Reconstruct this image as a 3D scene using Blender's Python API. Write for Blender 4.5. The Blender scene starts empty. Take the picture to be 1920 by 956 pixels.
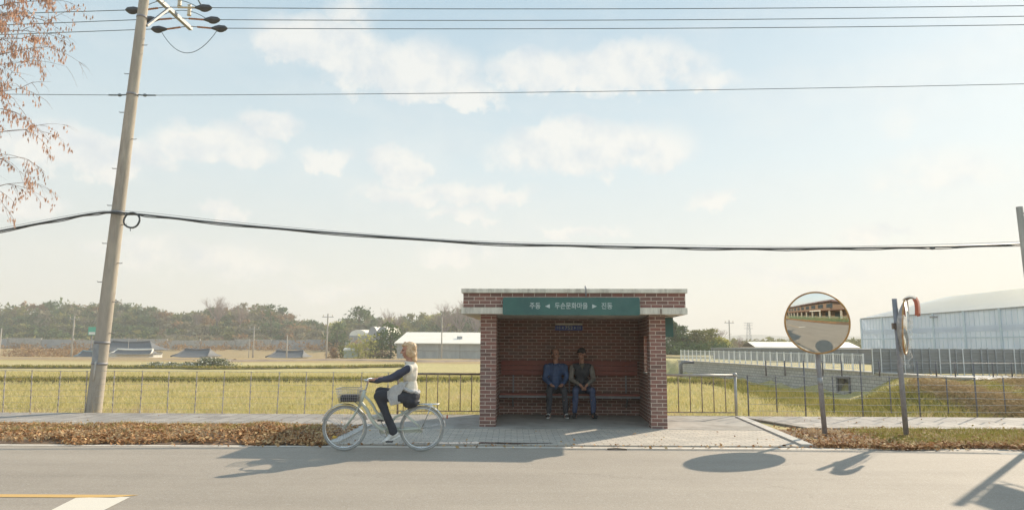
import bpy, bmesh, math, random
import numpy as np
from mathutils import Vector, Matrix, noise
random.seed(7); rng = np.random.default_rng(7)
S = bpy.context.scene; COL = S.collection
R = math.radians
# ------------------------------------------------------------ camera calibration (1920 x 956 photo)
F = 1300.; TH = R(7.36); ROLL = R(0.3); H = 1.5
def ray(px, py):
    x = (px-960)/F; y = -(py-478)/F
    xr = x*math.cos(ROLL)-y*math.sin(ROLL); yr = x*math.sin(ROLL)+y*math.cos(ROLL)
    return (xr, math.cos(TH)-yr*math.sin(TH), math.sin(TH)+yr*math.cos(TH))
def G(px, py, z=0.):
    d = ray(px, py); t = (z-H)/d[2]; return (d[0]*t, d[1]*t)
def at(px, py, Y):
    d = ray(px, py); t = Y/d[1]; return Vector((d[0]*t, Y, H+d[2]*t))
SUN = Vector((1.18, 1.30, 1.0)).normalized()      # towards the sun
# ------------------------------------------------------------ materials
def nodes(name):
    m = bpy.data.materials.new(name); m.use_nodes = True
    nt = m.node_tree; b = nt.nodes['Principled BSDF']
    return m, nt, b
def N(nt, t, **kw):
    n = nt.nodes.new(t)
    for k, v in kw.items():
        if k in n.inputs: n.inputs[k].default_value = v
        else: setattr(n, k, v)
    return n
def L(nt, a, b): nt.links.new(a, b)
def ramp(nt, fac, stops, interp='LINEAR'):
    r = nt.nodes.new('ShaderNodeValToRGB'); r.color_ramp.interpolation = interp
    e = r.color_ramp.elements
    while len(e) < len(stops): e.new(0.5)
    for i, (p, c) in enumerate(stops):
        e[i].position = p; e[i].color = (c[0], c[1], c[2], 1)
    L(nt, fac, r.inputs[0]); return r.outputs[0]
def coordsrc(nt, kind='Object'):
    tc = nt.nodes.new('ShaderNodeTexCoord'); return tc.outputs[kind]
def mix(nt, fac, a, b, mode='MIX'):
    m = nt.nodes.new('ShaderNodeMix'); m.data_type = 'RGBA'; m.blend_type = mode
    for s, v in ((0, fac), (6, a), (7, b)):
        if isinstance(v, (int, float)): m.inputs[s].default_value = v
        elif isinstance(v, tuple): m.inputs[s].default_value = (*v, 1)
        else: L(nt, v, m.inputs[s])
    return m.outputs[2]
def bump(nt, b, h, strength=.3, dist=.01):
    bp = N(nt, 'ShaderNodeBump', Strength=strength, Distance=dist); L(nt, h, bp.inputs['Height']); L(nt, bp.outputs[0], b.inputs['Normal'])
def mat(name, c1, c2=None, scale=3., rough=.7, metal=0., bumps=0., bscale=None, dirt=None, stretch=None, detail=6, lo=.35, hi=.65):
    m, nt, b = nodes(name)
    b.inputs['Roughness'].default_value = rough; b.inputs['Metallic'].default_value = metal
    src = coordsrc(nt)
    if stretch:
        mp = N(nt, 'ShaderNodeMapping'); mp.inputs['Scale'].default_value = stretch; L(nt, src, mp.inputs[0]); src = mp.outputs[0]
    n1 = N(nt, 'ShaderNodeTexNoise', Scale=scale, Detail=detail, Roughness=.6); L(nt, src, n1.inputs['Vector'])
    c2 = c2 or tuple(v*.8 for v in c1)
    col = ramp(nt, n1.outputs[0], [(lo, c2), (hi, c1)])
    if dirt:
        n2 = N(nt, 'ShaderNodeTexNoise', Scale=scale*.37+.5, Detail=8, Roughness=.7); L(nt, src, n2.inputs['Vector'])
        f = ramp(nt, n2.outputs[0], [(.5, (0, 0, 0)), (.68, (1, 1, 1))]); col = mix(nt, f, col, dirt)
    L(nt, col, b.inputs['Base Color'])
    if bumps:
        n3 = N(nt, 'ShaderNodeTexNoise', Scale=bscale or scale*8, Detail=5); L(nt, src, n3.inputs['Vector']); bump(nt, b, n3.outputs[0], bumps, .01)
    return m
def island(name, stops, rough=.8, trans=0., var=.3, nscale=.4):
    """leaf / blade / chip material: one colour per island, larger patches by noise"""
    m, nt, b = nodes(name); b.inputs['Roughness'].default_value = rough
    g = N(nt, 'ShaderNodeNewGeometry')
    n1 = N(nt, 'ShaderNodeTexNoise', Scale=nscale, Detail=3); L(nt, g.outputs['Position'], n1.inputs['Vector'])
    a = N(nt, 'ShaderNodeMath', operation='MULTIPLY'); a.inputs[1].default_value = 1-var; L(nt, g.outputs['Random Per Island'], a.inputs[0])
    c = N(nt, 'ShaderNodeMath', operation='MULTIPLY_ADD'); c.inputs[1].default_value = var*2.2; c.inputs[2].default_value = -var*.6
    L(nt, n1.outputs[0], c.inputs[0])
    s = N(nt, 'ShaderNodeMath', operation='ADD'); L(nt, a.outputs[0], s.inputs[0]); L(nt, c.outputs[0], s.inputs[1])
    col = ramp(nt, s.outputs[0], stops); L(nt, col, b.inputs['Base Color'])
    b.inputs['Specular IOR Level'].default_value = .15
    if trans:
        t = N(nt, 'ShaderNodeBsdfTranslucent'); L(nt, col, t.inputs[0])
        mx = N(nt, 'ShaderNodeMixShader'); mx.inputs[0].default_value = trans
        L(nt, b.outputs[0], mx.inputs[1]); L(nt, t.outputs[0], mx.inputs[2]); L(nt, mx.outputs[0], nt.nodes['Material Output'].inputs[0])
    return m
def brickmat(name, bw, bh, mortar, cols, mcol, msize=.012, offset=.5, rough=.85, bumps=.6, patch=None, spread=.5):
    m, nt, b = nodes(name); b.inputs['Roughness'].default_value = rough
    uv = coordsrc(nt, 'UV')
    br = nt.nodes.new('ShaderNodeTexBrick'); br.offset = offset
    br.inputs['Scale'].default_value = 1; br.inputs['Mortar Size'].default_value = msize/2; br.inputs['Mortar Smooth'].default_value = .15
    br.inputs['Brick Width'].default_value = bw; br.inputs['Row Height'].default_value = bh; br.inputs['Bias'].default_value = 0
    br.inputs['Color1'].default_value = (0, 0, 0, 1); br.inputs['Color2'].default_value = (1, 1, 1, 1); br.inputs['Mortar'].default_value = (.5, .5, .5, 1)
    L(nt, uv, br.inputs['Vector'])
    c = ramp(nt, br.outputs['Color'], cols)
    n1 = N(nt, 'ShaderNodeTexNoise', Scale=14., Detail=8, Roughness=.7); L(nt, uv, n1.inputs['Vector'])
    c = mix(nt, ramp(nt, n1.outputs[0], [(.3, (0, 0, 0)), (.75, (spread,)*3)]), c, tuple(v*1.45 for v in cols[-1][1]))
    if patch:
        n2 = N(nt, 'ShaderNodeTexNoise', Scale=1.6, Detail=7, Roughness=.65); L(nt, uv, n2.inputs['Vector'])
        c = mix(nt, ramp(nt, n2.outputs[0], [(.5, (0, 0, 0)), (.7, (.55,)*3)]), c, patch)
    c = mix(nt, br.outputs['Fac'], c, mcol)
    L(nt, c, b.inputs['Base Color'])
    h = mix(nt, br.outputs['Fac'], (1, 1, 1), (0, 0, 0)); h = mix(nt, .25, h, n1.outputs[0]); bump(nt, b, h, bumps, .006)
    return m

M = {}
M['brick'] = brickmat('brick', .2, .0675, .01, [(0, (.15, .082, .066)), (.35, (.225, .104, .08)), (.7, (.275, .116, .088)), (1, (.18, .115, .10))], (.56, .465, .385), .012, patch=(.24, .175, .145), spread=.3)
M['paver'] = brickmat('paver', .2, .1, .006, [(0, (.33, .30, .265)), (.5, (.37, .325, .27)), (1, (.47, .415, .34))], (.17, .145, .115), .010, bumps=.4, patch=(.3, .265, .22))
M['slab_paver'] = brickmat('slab_paver', .3, .3, .008, [(0, (.19, .175, .16)), (.5, (.255, .235, .21)), (1, (.36, .325, .285))], (.13, .115, .1), .018, offset=0, bumps=.5, patch=(.15, .135, .12))
M['blockwall'] = brickmat('block_wall', .3, .15, .02, [(0, (.36, .34, .31)), (.5, (.41, .39, .355)), (1, (.46, .435, .4))], (.24, .225, .2), .028, bumps=1., patch=(.24, .22, .19))
M['concrete'] = mat('concrete', (.44, .41, .365), (.33, .305, .27), 2.2, .9, bumps=.25, bscale=40, dirt=(.27, .24, .2))
M['floor_concrete'] = mat('floor_concrete', (.36, .335, .30), (.27, .25, .22), 2.5, .85, bumps=.2, bscale=35, dirt=(.2, .18, .15))
M['kerb'] = mat('kerb_concrete', (.52, .49, .44), (.42, .39, .35), 6, .9, bumps=.3, bscale=60)
M['slab'] = mat('painted_concrete', (.78, .73, .62), (.58, .53, .44), 5, .85, bumps=.3, bscale=50, stretch=(1.6, 1.6, .35), dirt=(.36, .32, .26))
M['polecon'] = mat('pole_concrete', (.47, .415, .34), (.35, .31, .26), 3.2, .9, bumps=.3, bscale=60, stretch=(1.6, 1.6, .3), dirt=(.25, .22, .185))
M['galv'] = mat('galvanised', (.36, .37, .38), (.27, .28, .29), 9, .6, .2, bumps=.08)
M['dgalv'] = mat('dull_grey_metal', (.33, .32, .33), (.24, .235, .24), 9, .6, .3, bumps=.1)
M['steelrail'] = mat('stainless_rail', (.46, .45, .42), (.36, .35, .33), 8, .5, .4)
M['rustbar'] = mat('rusty_bar', (.3, .24, .19), (.2, .15, .115), 20, .75, .2)
M['fencewire'] = mat('fence_wire', (.46, .45, .44), (.34, .33, .33), 20, .5, .4)
M['postrust'] = mat('weathered_fence_post', (.46, .43, .4), (.28, .22, .18), 14, .8)
M['black'] = mat('black_rubber', (.065, .07, .075), (.045, .046, .05), 8, .55)
M['cable'] = mat('cable_black', (.075, .085, .09), (.05, .055, .06), 8, .5)
M['wire'] = mat('wire_grey', (.16, .2, .22), (.13, .16, .18), 8, .5)
M['ceramic'] = mat('insulator_brown', (.42, .2, .1), (.3, .13, .06), 9, .25)
M['ceramicw'] = mat('insulator_pale', (.6, .52, .38), (.5, .42, .3), 9, .3)
M['green'] = mat('sign_green', (.045, .135, .115), (.035, .105, .095), 2.5, .5, bumps=.04, dirt=(.06, .14, .13))
M['blue'] = mat('sign_blue', (.06, .1, .36), (.05, .085, .3), 4, .5)
M['letter'] = mat('letter_white', (.5, .56, .54), (.4, .46, .44), 20, .5)
M['sign_white'] = mat('sign_white', (.78, .77, .72), (.68, .67, .62), 6, .5)
M['bench'] = mat('bench_wood', (.31, .085, .058), (.21, .058, .042), 5, .5, stretch=(.3, 6, 12), bumps=.15)
M['mirror_rim'] = mat('mirror_rim', (.5, .27, .08), (.34, .17, .06), 7, .5)
M['mirror_back'] = mat('mirror_back', (.28, .28, .29), (.2, .2, .21), 7, .5)
M['orange'] = mat('faded_orange', (.50, .12, .055), (.38, .10, .05), 7, .5)
m, nt, b = nodes('mirror_face'); b.inputs['Metallic'].default_value = 1; b.inputs['Roughness'].default_value = .012; b.inputs['Base Color'].default_value = (.74, .74, .70, 1); M['mirror'] = m
m, nt, b = nodes('clear_plastic_film'); b.inputs['Base Color'].default_value = (.85, .84, .8, 1); b.inputs['Roughness'].default_value = .25
tr = N(nt, 'ShaderNodeBsdfTransparent'); mx = N(nt, 'ShaderNodeMixShader')
nz = N(nt, 'ShaderNodeTexNoise', Scale=14., Detail=5); L(nt, coordsrc(nt), nz.inputs['Vector'])
L(nt, ramp(nt, nz.outputs[0], [(.35, (.05,)*3), (.75, (.35,)*3)]), mx.inputs[0]); L(nt, tr.outputs[0], mx.inputs[1]); L(nt, b.outputs[0], mx.inputs[2]); L(nt, mx.outputs[0], nt.nodes['Material Output'].inputs[0]); M['film'] = m
# road
m, nt, b = nodes('asphalt'); b.inputs['Roughness'].default_value = .82
src = coordsrc(nt)
mp = N(nt, 'ShaderNodeMapping'); mp.inputs['Scale'].default_value = (.12, 1.3, 1); L(nt, src, mp.inputs[0])
n1 = N(nt, 'ShaderNodeTexNoise', Scale=1.1, Detail=6, Roughness=.6); L(nt, mp.outputs[0], n1.inputs['Vector'])
n2 = N(nt, 'ShaderNodeTexNoise', Scale=120., Detail=3); L(nt, src, n2.inputs['Vector'])
n3 = N(nt, 'ShaderNodeTexNoise', Scale=.7, Detail=8, Roughness=.65); L(nt, src, n3.inputs['Vector'])
vo = N(nt, 'ShaderNodeTexVoronoi', Scale=75.); L(nt, src, vo.inputs['Vector'])
c = ramp(nt, n1.outputs[0], [(.3, (.285, .242, .192)), (.7, (.375, .32, .256))])
c = mix(nt, ramp(nt, n3.outputs[0], [(.4, (0,)*3), (.75, (.6,)*3)]), c, (.405, .348, .28))
c = mix(nt, ramp(nt, n2.outputs[0], [(.3, (.45,)*3), (.62, (0,)*3)]), c, (.12, .105, .09))
c = mix(nt, ramp(nt, vo.outputs['Color'], [(.72, (0,)*3), (.9, (.5,)*3)]), c, (.42, .39, .35))
vc = N(nt, 'ShaderNodeTexVoronoi', Scale=.55, feature='DISTANCE_TO_EDGE'); nw = N(nt, 'ShaderNodeTexNoise', Scale=2.5, Detail=7, Roughness=.7); L(nt, src, nw.inputs['Vector'])
va = N(nt, 'ShaderNodeVectorMath', operation='ADD'); L(nt, src, va.inputs[0]); L(nt, nw.outputs['Color'], va.inputs[1]); L(nt, va.outputs[0], vc.inputs['Vector'])
ck = mix(nt, ramp(nt, n3.outputs[0], [(.5, (0,)*3), (.6, (1,)*3)]), (0, 0, 0), ramp(nt, vc.outputs['Distance'], [(.0, (.55,)*3), (.012, (0,)*3)]))
c = mix(nt, ck, c, (.14, .12, .1))
sy_ = N(nt, 'ShaderNodeSeparateXYZ'); L(nt, src, sy_.inputs[0]); ed = N(nt, 'ShaderNodeMapRange'); ed.inputs[1].default_value = 9.7; ed.inputs[2].default_value = 10.6; ed.inputs[4].default_value = .8; L(nt, sy_.outputs[1], ed.inputs[0])
em = N(nt, 'ShaderNodeMath', operation='MULTIPLY'); L(nt, ed.outputs[0], em.inputs[0]); L(nt, ramp(nt, nw.outputs[0], [(.35, (.1,)*3), (.65, (1,)*3)]), em.inputs[1]); c = mix(nt, em.outputs[0], c, (.40, .34, .27))
L(nt, c, b.inputs['Base Color']); bump(nt, b, n2.outputs[0], .5, .006); M['asphalt'] = m
def paint(name, c, wear=.5):
    m, nt, b = nodes(name); b.inputs['Roughness'].default_value = .7; src = coordsrc(nt)
    n = N(nt, 'ShaderNodeTexNoise', Scale=9., Detail=10, Roughness=.75); L(nt, src, n.inputs['Vector'])
    n2 = N(nt, 'ShaderNodeTexNoise', Scale=60., Detail=4, Roughness=.7); L(nt, src, n2.inputs['Vector'])
    s = N(nt, 'ShaderNodeMath', operation='ADD'); L(nt, n.outputs[0], s.inputs[0]); L(nt, n2.outputs[0], s.inputs[1])
    L(nt, mix(nt, ramp(nt, s.outputs[0], [(wear*2-.06, (0,)*3), (wear*2+.12, (1,)*3)]), c, (.29, .26, .225)), b.inputs['Base Color']); return m
M['linewhite'] = paint('worn_white_paint', (.62, .56, .47), .56)
M['whitepaint'] = paint('white_road_paint', (.66, .60, .50), .62)
M['yellow'] = paint('yellow_road_paint', (.58, .36, .12), .6)
# soil of the whole terrain : colour zones by noise
m, nt, b = nodes('field_soil'); b.inputs['Roughness'].default_value = .95; b.inputs['Specular IOR Level'].default_value = .1
g = N(nt, 'ShaderNodeNewGeometry'); P = g.outputs['Position']
mp = N(nt, 'ShaderNodeMapping'); mp.inputs['Scale'].default_value = (.035, .12, 1); L(nt, P, mp.inputs[0])
n1 = N(nt, 'ShaderNodeTexNoise', Scale=1., Detail=7, Roughness=.6); L(nt, mp.outputs[0], n1.inputs['Vector'])
mp2 = N(nt, 'ShaderNodeMapping'); mp2.inputs['Scale'].default_value = (1.2, 5., 1); L(nt, P, mp2.inputs[0])
n2 = N(nt, 'ShaderNodeTexNoise', Scale=1.6, Detail=6, Roughness=.7); L(nt, mp2.outputs[0], n2.inputs['Vector'])
c = ramp(nt, n1.outputs[0], [(.3, (.47, .42, .18)), (.5, (.55, .47, .22)), (.68, (.56, .45, .27))])
c = mix(nt, ramp(nt, n2.outputs[0], [(.35, (.65,)*3), (.6, (0,)*3)]), c, (.24, .2, .09))
sx = N(nt, 'ShaderNodeSeparateXYZ'); L(nt, P, sx.inputs[0])
mr = N(nt, 'ShaderNodeMapRange'); mr.inputs[1].default_value = 62; mr.inputs[2].default_value = 96; L(nt, sx.outputs[1], mr.inputs[0])
ad = N(nt, 'ShaderNodeMath', operation='MULTIPLY_ADD'); ad.inputs[1].default_value = .9; L(nt, n1.outputs[0], ad.inputs[0]); L(nt, mr.outputs[0], ad.inputs[2])
far = ramp(nt, n2.outputs[0], [(.3, (.29, .20, .105)), (.7, (.45, .34, .17))])
c = mix(nt, ramp(nt, ad.outputs[0], [(.8, (0,)*3), (1.15/1.2, (1,)*3)]), c, far)
mr2 = N(nt, 'ShaderNodeMapRange'); mr2.inputs[1].default_value = 172; mr2.inputs[2].default_value = 182; L(nt, sx.outputs[1], mr2.inputs[0]); c = mix(nt, mr2.outputs[0], c, (.12, .10, .06))
L(nt, c, b.inputs['Base Color']); bump(nt, b, n2.outputs[0], .8, .08); M['soil'] = m
M['bund'] = mat('bund_grass', (.24, .2, .085), (.15, .125, .06), 2.5, .95, bumps=1., bscale=6)
M['pathsoil'] = mat('bare_soil', (.33, .245, .17), (.24, .18, .13), .5, .95, bumps=.6, bscale=4)
M['vergesoil'] = mat('verge_soil', (.2, .125, .07), (.13, .08, .05), 4, .95, bumps=.8, bscale=20)
M['hill'] = mat('hill_soil', (.14, .115, .065), (.08, .075, .045), .1, .95)
M['ridge'] = mat('far_ridge', (.10, .12, .09), (.08, .1, .08), .01, .95)
M['gravel'] = mat('white_gravel', (.6, .57, .52), (.5, .47, .42), 4, .9, bumps=.5, bscale=20)
M['stubble'] = island('stubble', [(0, (.40, .37, .14)), (.45, (.56, .49, .21)), (.8, (.66, .55, .30)), (1, (.54, .42, .29))], trans=.35, var=.35, nscale=.25)
M['drygrass'] = island('dry_grass', [(0, (.34, .25, .15)), (.5, (.52, .41, .27)), (.85, (.64, .53, .37)), (1, (.3, .3, .1))], trans=.3, var=.35, nscale=.8)
M['weed'] = island('weeds', [(0, (.13, .14, .035)), (.4, (.25, .24, .06)), (.7, (.40, .34, .11)), (1, (.42, .29, .15))], trans=.35, var=.4, nscale=.5)
M['dryvine'] = island('dry_vines', [(0, (.17, .15, .06)), (.35, (.34, .25, .12)), (.7, (.46, .33, .19)), (1, (.56, .43, .27))], trans=.2, var=.35, nscale=.6)
M['litter'] = island('leaf_litter', [(0, (.16, .08, .04)), (.3, (.36, .18, .08)), (.6, (.50, .29, .13)), (.85, (.62, .46, .25)), (1, (.34, .32, .12))], trans=.1, var=.3, nscale=1.1)
M['seed'] = island('brown_catkins', [(0, (.42, .25, .18)), (.5, (.6, .38, .28)), (1, (.72, .5, .38))], trans=.5, var=.2)
def leaves(name, cols): return island(name, cols, trans=.25, var=.35, nscale=.07)
M['lf_dark'] = leaves('dark_leaves', [(0, (.05, .09, .035)), (.5, (.09, .14, .05)), (1, (.17, .21, .07))])
M['lf_olive'] = leaves('olive_leaves', [(0, (.12, .13, .045)), (.5, (.20, .20, .065)), (1, (.33, .29, .10))])
M['lf_rust'] = leaves('rust_leaves', [(0, (.19, .11, .055)), (.5, (.32, .19, .09)), (1, (.42, .28, .13))])
M['lf_grey'] = leaves('grey_twigs', [(0, (.16, .135, .08)), (.5, (.25, .215, .125)), (1, (.36, .31, .18))])
M['lf_yellow'] = leaves('yellow_bamboo', [(0, (.3, .3, .07)), (.5, (.46, .43, .11)), (1, (.6, .54, .17))])
M['bark'] = mat('bark', (.16, .12, .09), (.09, .07, .055), 6, .9, bumps=.4)
M['twig'] = mat('twig', (.34, .24, .2), (.25, .18, .15), 6, .9)
M['tile'] = mat('grey_roof_tiles', (.13, .135, .14), (.085, .09, .095), 3, .7, stretch=(8, 1, 1))
M['plaster'] = mat('white_plaster', (.7, .68, .63), (.6, .58, .53), 3, .8)
M['bluegable'] = mat('blue_gable', (.22, .32, .36), (.18, .27, .3), 3, .8)
M['ghframe'] = mat('greenhouse_frame', (.6, .67, .73), (.52, .6, .66), 3, .8)
M['metalroof'] = mat('white_metal_roof', (.86, .80, .68), (.78, .72, .61), .6, .5)
def sheet(name, c1, c2, tr=.45, rough=.35):
    m, nt, b = nodes(name); b.inputs['Roughness'].default_value = rough; src = coordsrc(nt)
    mp = N(nt, 'ShaderNodeMapping'); mp.inputs['Scale'].default_value = (1, 1, .35); L(nt, src, mp.inputs[0])
    n = N(nt, 'ShaderNodeTexNoise', Scale=.8, Detail=6, Roughness=.65); L(nt, mp.outputs[0], n.inputs['Vector'])
    col = ramp(nt, n.outputs[0], [(.35, c2), (.65, c1)]); L(nt, col, b.inputs['Base Color'])
    t = N(nt, 'ShaderNodeBsdfTranslucent'); L(nt, col, t.inputs[0]); mx = N(nt, 'ShaderNodeMixShader'); mx.inputs[0].default_value = tr
    L(nt, b.outputs[0], mx.inputs[1]); L(nt, t.outputs[0], mx.inputs[2]); L(nt, mx.outputs[0], nt.nodes['Material Output'].inputs[0]); return m
M['plastic'] = sheet('greenhouse_plastic', (.84, .88, .94), (.74, .79, .87), .7)
M['roofplastic'] = sheet('greenhouse_roof_plastic', (.88, .91, .96), (.82, .86, .92), .65)
M['plastic2'] = sheet('shed_plastic', (.72, .71, .67), (.54, .54, .52), .4)
M['shade'] = mat('shade_netting', (.3, .3, .285), (.22, .22, .21), 2.5, .9, stretch=(1, 1, 9))
M['whitepost'] = mat('white_post', (.74, .74, .72), (.64, .64, .62), 5, .5)
M['darkpost'] = mat('dark_post', (.19, .18, .19), (.13, .13, .135), 12, .6, .2)
M['greypanel'] = mat('grey_panels', (.36, .36, .36), (.25, .255, .26), .35, .8)
# people
M['skin'] = mat('skin', (.50, .27, .19), (.43, .22, .15), 20, .55)
M['jacket_blue'] = mat('blue_padded_jacket', (.06, .12, .27), (.045, .09, .2), 8, .6, bumps=.5, bscale=9, stretch=(.3, .3, 3))
M['trousers_dark'] = mat('dark_trousers', (.065, .066, .08), (.05, .052, .06), 12, .85, bumps=.3, bscale=25)
M['jeans'] = mat('blue_jeans', (.075, .1, .19), (.055, .08, .15), 14, .85, bumps=.3, bscale=30)
M['vest_dark'] = mat('dark_vest', (.06, .068, .08), (.045, .052, .062), 9, .7, bumps=.4, bscale=14)
M['knit_grey'] = mat('grey_sleeves', (.27, .25, .22), (.21, .195, .175), 14, .9, bumps=.3, bscale=40)
M['cap_dark'] = mat('dark_cap', (.075, .06, .055), (.028, .023, .022), 14, .8)
M['hair_grey'] = mat('grey_hair', (.13, .12, .115), (.08, .075, .07), 30, .7, bumps=.4, bscale=90)
M['hair_brown'] = mat('blond_hair', (.66, .48, .3), (.46, .29, .15), 30, .6, bumps=.4, bscale=80)
M['cream'] = mat('cream_vest', (.72, .66, .56), (.62, .56, .47), 9, .8, bumps=.4, bscale=14)
M['tied'] = mat('pale_grey_jacket', (.5, .49, .48), (.38, .375, .38), 9, .8, bumps=.5, bscale=12)
M['navy'] = mat('navy_sleeves', (.055, .057, .085), (.042, .044, .068), 9, .8, bumps=.3, bscale=20)
M['blackcloth'] = mat('black_cloth', (.045, .047, .058), (.032, .034, .043), 9, .85, bumps=.3, bscale=20)
M['white_shoe'] = mat('white_shoe', (.72, .7, .66), (.6, .58, .55), 15, .6)
M['dark_shoe'] = mat('dark_shoe', (.04, .04, .042), (.025, .025, .028), 15, .5)
M['shirt'] = mat('olive_shirt', (.13, .13, .1), (.1, .1, .08), 10, .8)
M['bikepaint'] = mat('pale_mint_paint', (.60, .62, .53), (.54, .56, .48), 4, .3)
M['tyre'] = mat('grey_tyre', (.40, .395, .38), (.3, .295, .28), 12, .8)
M['chrome'] = mat('chrome', (.66, .66, .65), (.58, .58, .57), 8, .25, .8)
M['basket'] = mat('dark_basket', (.07, .06, .07), (.045, .04, .045), 12, .7)
M['glass'] = mat('window_glass', (.05, .07, .08), (.04, .05, .06), 2, .1)
M['brownbrick'] = mat('brown_brick_facade', (.27, .19, .135), (.2, .135, .1), 2, .85)
M['redtile'] = mat('red_roof', (.19, .095, .065), (.13, .07, .05), 3, .7)
M['greenfence'] = mat('green_mesh_fence', (.2, .34, .25), (.16, .28, .2), 3, .6)
M['puddle'] = mat('wet_film', (.1, .09, .08), (.08, .07, .06), 3, .08)
M['scrap'] = mat('red_scrap', (.4, .2, .13), (.25, .17, .13), 3, .8)
M['palegreen'] = mat('pale_green_shed', (.42, .47, .4), (.34, .39, .33), 2, .8)
M['signgreen'] = mat('billboard_green', (.06, .42, .3), (.05, .36, .26), 2, .5)
M['white_flower'] = island('white_flowers', [(0, (.15, .17, .08)), (.6, (.25, .24, .13)), (.75, (.6, .58, .5)), (1, (.75, .73, .66))], var=.1)

# ------------------------------------------------------------ objects
def tag(o, label=None, cat=None, group=None, kind=None):
    if label: o['label'] = label
    if cat: o['category'] = cat
    if group: o['group'] = group
    if kind: o['kind'] = kind
    return o
def thing(name, label, cat, loc=(0, 0, 0), rz=0, group=None):
    o = bpy.data.objects.new(name, None); COL.objects.link(o); o.location = loc; o.rotation_euler = (0, 0, rz); o.empty_display_size = .2
    return tag(o, label, cat, group)
def rootloc(p):
    while p.parent: p = p.parent
    return p.location.copy()
class MB:
    def __init__(s): s.v = []; s.f = []; s.sm = []
    def add(s, vs, fs, smooth=False):
        k = len(s.v); s.v += [tuple(v) for v in vs]; s.f += [tuple(i+k for i in f) for f in fs]; s.sm += [smooth]*len(fs); return s
    def box(s, lo, hi, M4=None):
        (a, b, c), (d, e, f) = lo, hi
        vs = [(a, b, c), (d, b, c), (d, e, c), (a, e, c), (a, b, f), (d, b, f), (d, e, f), (a, e, f)]
        if M4 is not None: vs = [M4 @ Vector(v) for v in vs]
        return s.add(vs, [(0, 3, 2, 1), (4, 5, 6, 7), (0, 1, 5, 4), (1, 2, 6, 5), (2, 3, 7, 6), (3, 0, 4, 7)])
    def bar(s, a, b, w, h=None, up=(0, 0, 1)):
        a = Vector(a); b = Vector(b); h = h or w; d = (b-a).normalized(); u = Vector(up)
        if abs(d.dot(u)) > .98: u = Vector((0, 1, 0))
        x = d.cross(u).normalized()*w/2; y = x.cross(d).normalized()*h/2
        return s.add([a-x-y, a+x-y, a+x+y, a-x+y, b-x-y, b+x-y, b+x+y, b-x+y], [(0, 1, 2, 3), (7, 6, 5, 4), (0, 4, 5, 1), (1, 5, 6, 2), (2, 6, 7, 3), (3, 7, 4, 0)])
    def tube(s, pts, r, seg=8, caps=True, smooth=True, closed=False):
        pts = [Vector(p) for p in pts]; n = len(pts); rs = r if isinstance(r, (list, tuple)) else [r]*n
        vs = []; u = None
        for i, p in enumerate(pts):
            d = (pts[(i+1) % n]-pts[i-1]) if closed else (pts[min(i+1, n-1)]-pts[max(i-1, 0)])
            d.normalize()
            if u is None: u = d.orthogonal().normalized()
            else:
                u = u-d*u.dot(d); u.normalize()
            w = d.cross(u)
            for k in range(seg):
                a = 2*math.pi*k/seg; vs.append(p+(u*math.cos(a)+w*math.sin(a))*rs[i])
        fs = []
        for i in range(n if closed else n-1):
            j = (i+1) % n
            for k in range(seg): fs.append((i*seg+k, i*seg+(k+1) % seg, j*seg+(k+1) % seg, j*seg+k))
        k0 = len(s.v); s.add(vs, fs, smooth)
        if caps and not closed:
            s.f.append(tuple(k0+k for k in reversed(range(seg)))); s.sm.append(False)
            s.f.append(tuple(k0+(n-1)*seg+k for k in range(seg))); s.sm.append(False)
        return s
    def ball(s, c, r, seg=14, rings=9, rot=None):
        c = Vector(c); r = (r,)*3 if isinstance(r, (int, float)) else r; vs = [(0, 0, 1)]
        for i in range(1, rings):
            t = math.pi*i/rings
            for k in range(seg):
                a = 2*math.pi*k/seg; vs.append((math.sin(t)*math.cos(a), math.sin(t)*math.sin(a), math.cos(t)))
        vs.append((0, 0, -1)); out = []
        for v in vs:
            w = Vector((v[0]*r[0], v[1]*r[1], v[2]*r[2]))
            if rot is not None: w = rot @ w
            out.append(w+c)
        fs = [(0, 1+k, 1+(k+1) % seg) for k in range(seg)]
        for i in range(rings-2):
            for k in range(seg):
                a = 1+i*seg; fs.append((a+k, a+seg+k, a+seg+(k+1) % seg, a+(k+1) % seg))
        a = 1+(rings-2)*seg; fs += [(a+(k+1) % seg, a+k, len(vs)-1) for k in range(seg)]
        return s.add(out, fs, True)
    def limb(s, a, b, ra, rb, seg=12):
        a = Vector(a); b = Vector(b); s.tube([a, b], [ra, rb], seg); s.ball(a, ra, seg, 8); s.ball(b, rb, seg, 8); return s
    def sheet(s, pts, z0, th=0):   # flat polygon
        n = len(pts)
        if not th: return s.add([(p[0], p[1], z0) for p in pts], [tuple(range(n))])
        vs = [(p[0], p[1], z0-th) for p in pts]+[(p[0], p[1], z0) for p in pts]
        return s.add(vs, [tuple(reversed(range(n))), tuple(range(n, 2*n))]+[(i, (i+1) % n, n+(i+1) % n, n+i) for i in range(n)])
    def mesh(s, name, off=None):
        v = np.array(s.v, dtype=float).reshape(-1, 3)
        if off is not None: v = v-np.array(off)
        me = bpy.data.meshes.new(name); me.from_pydata(v.tolist(), [], s.f); me.update()
        me.polygons.foreach_set('use_smooth', s.sm); return me
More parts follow.
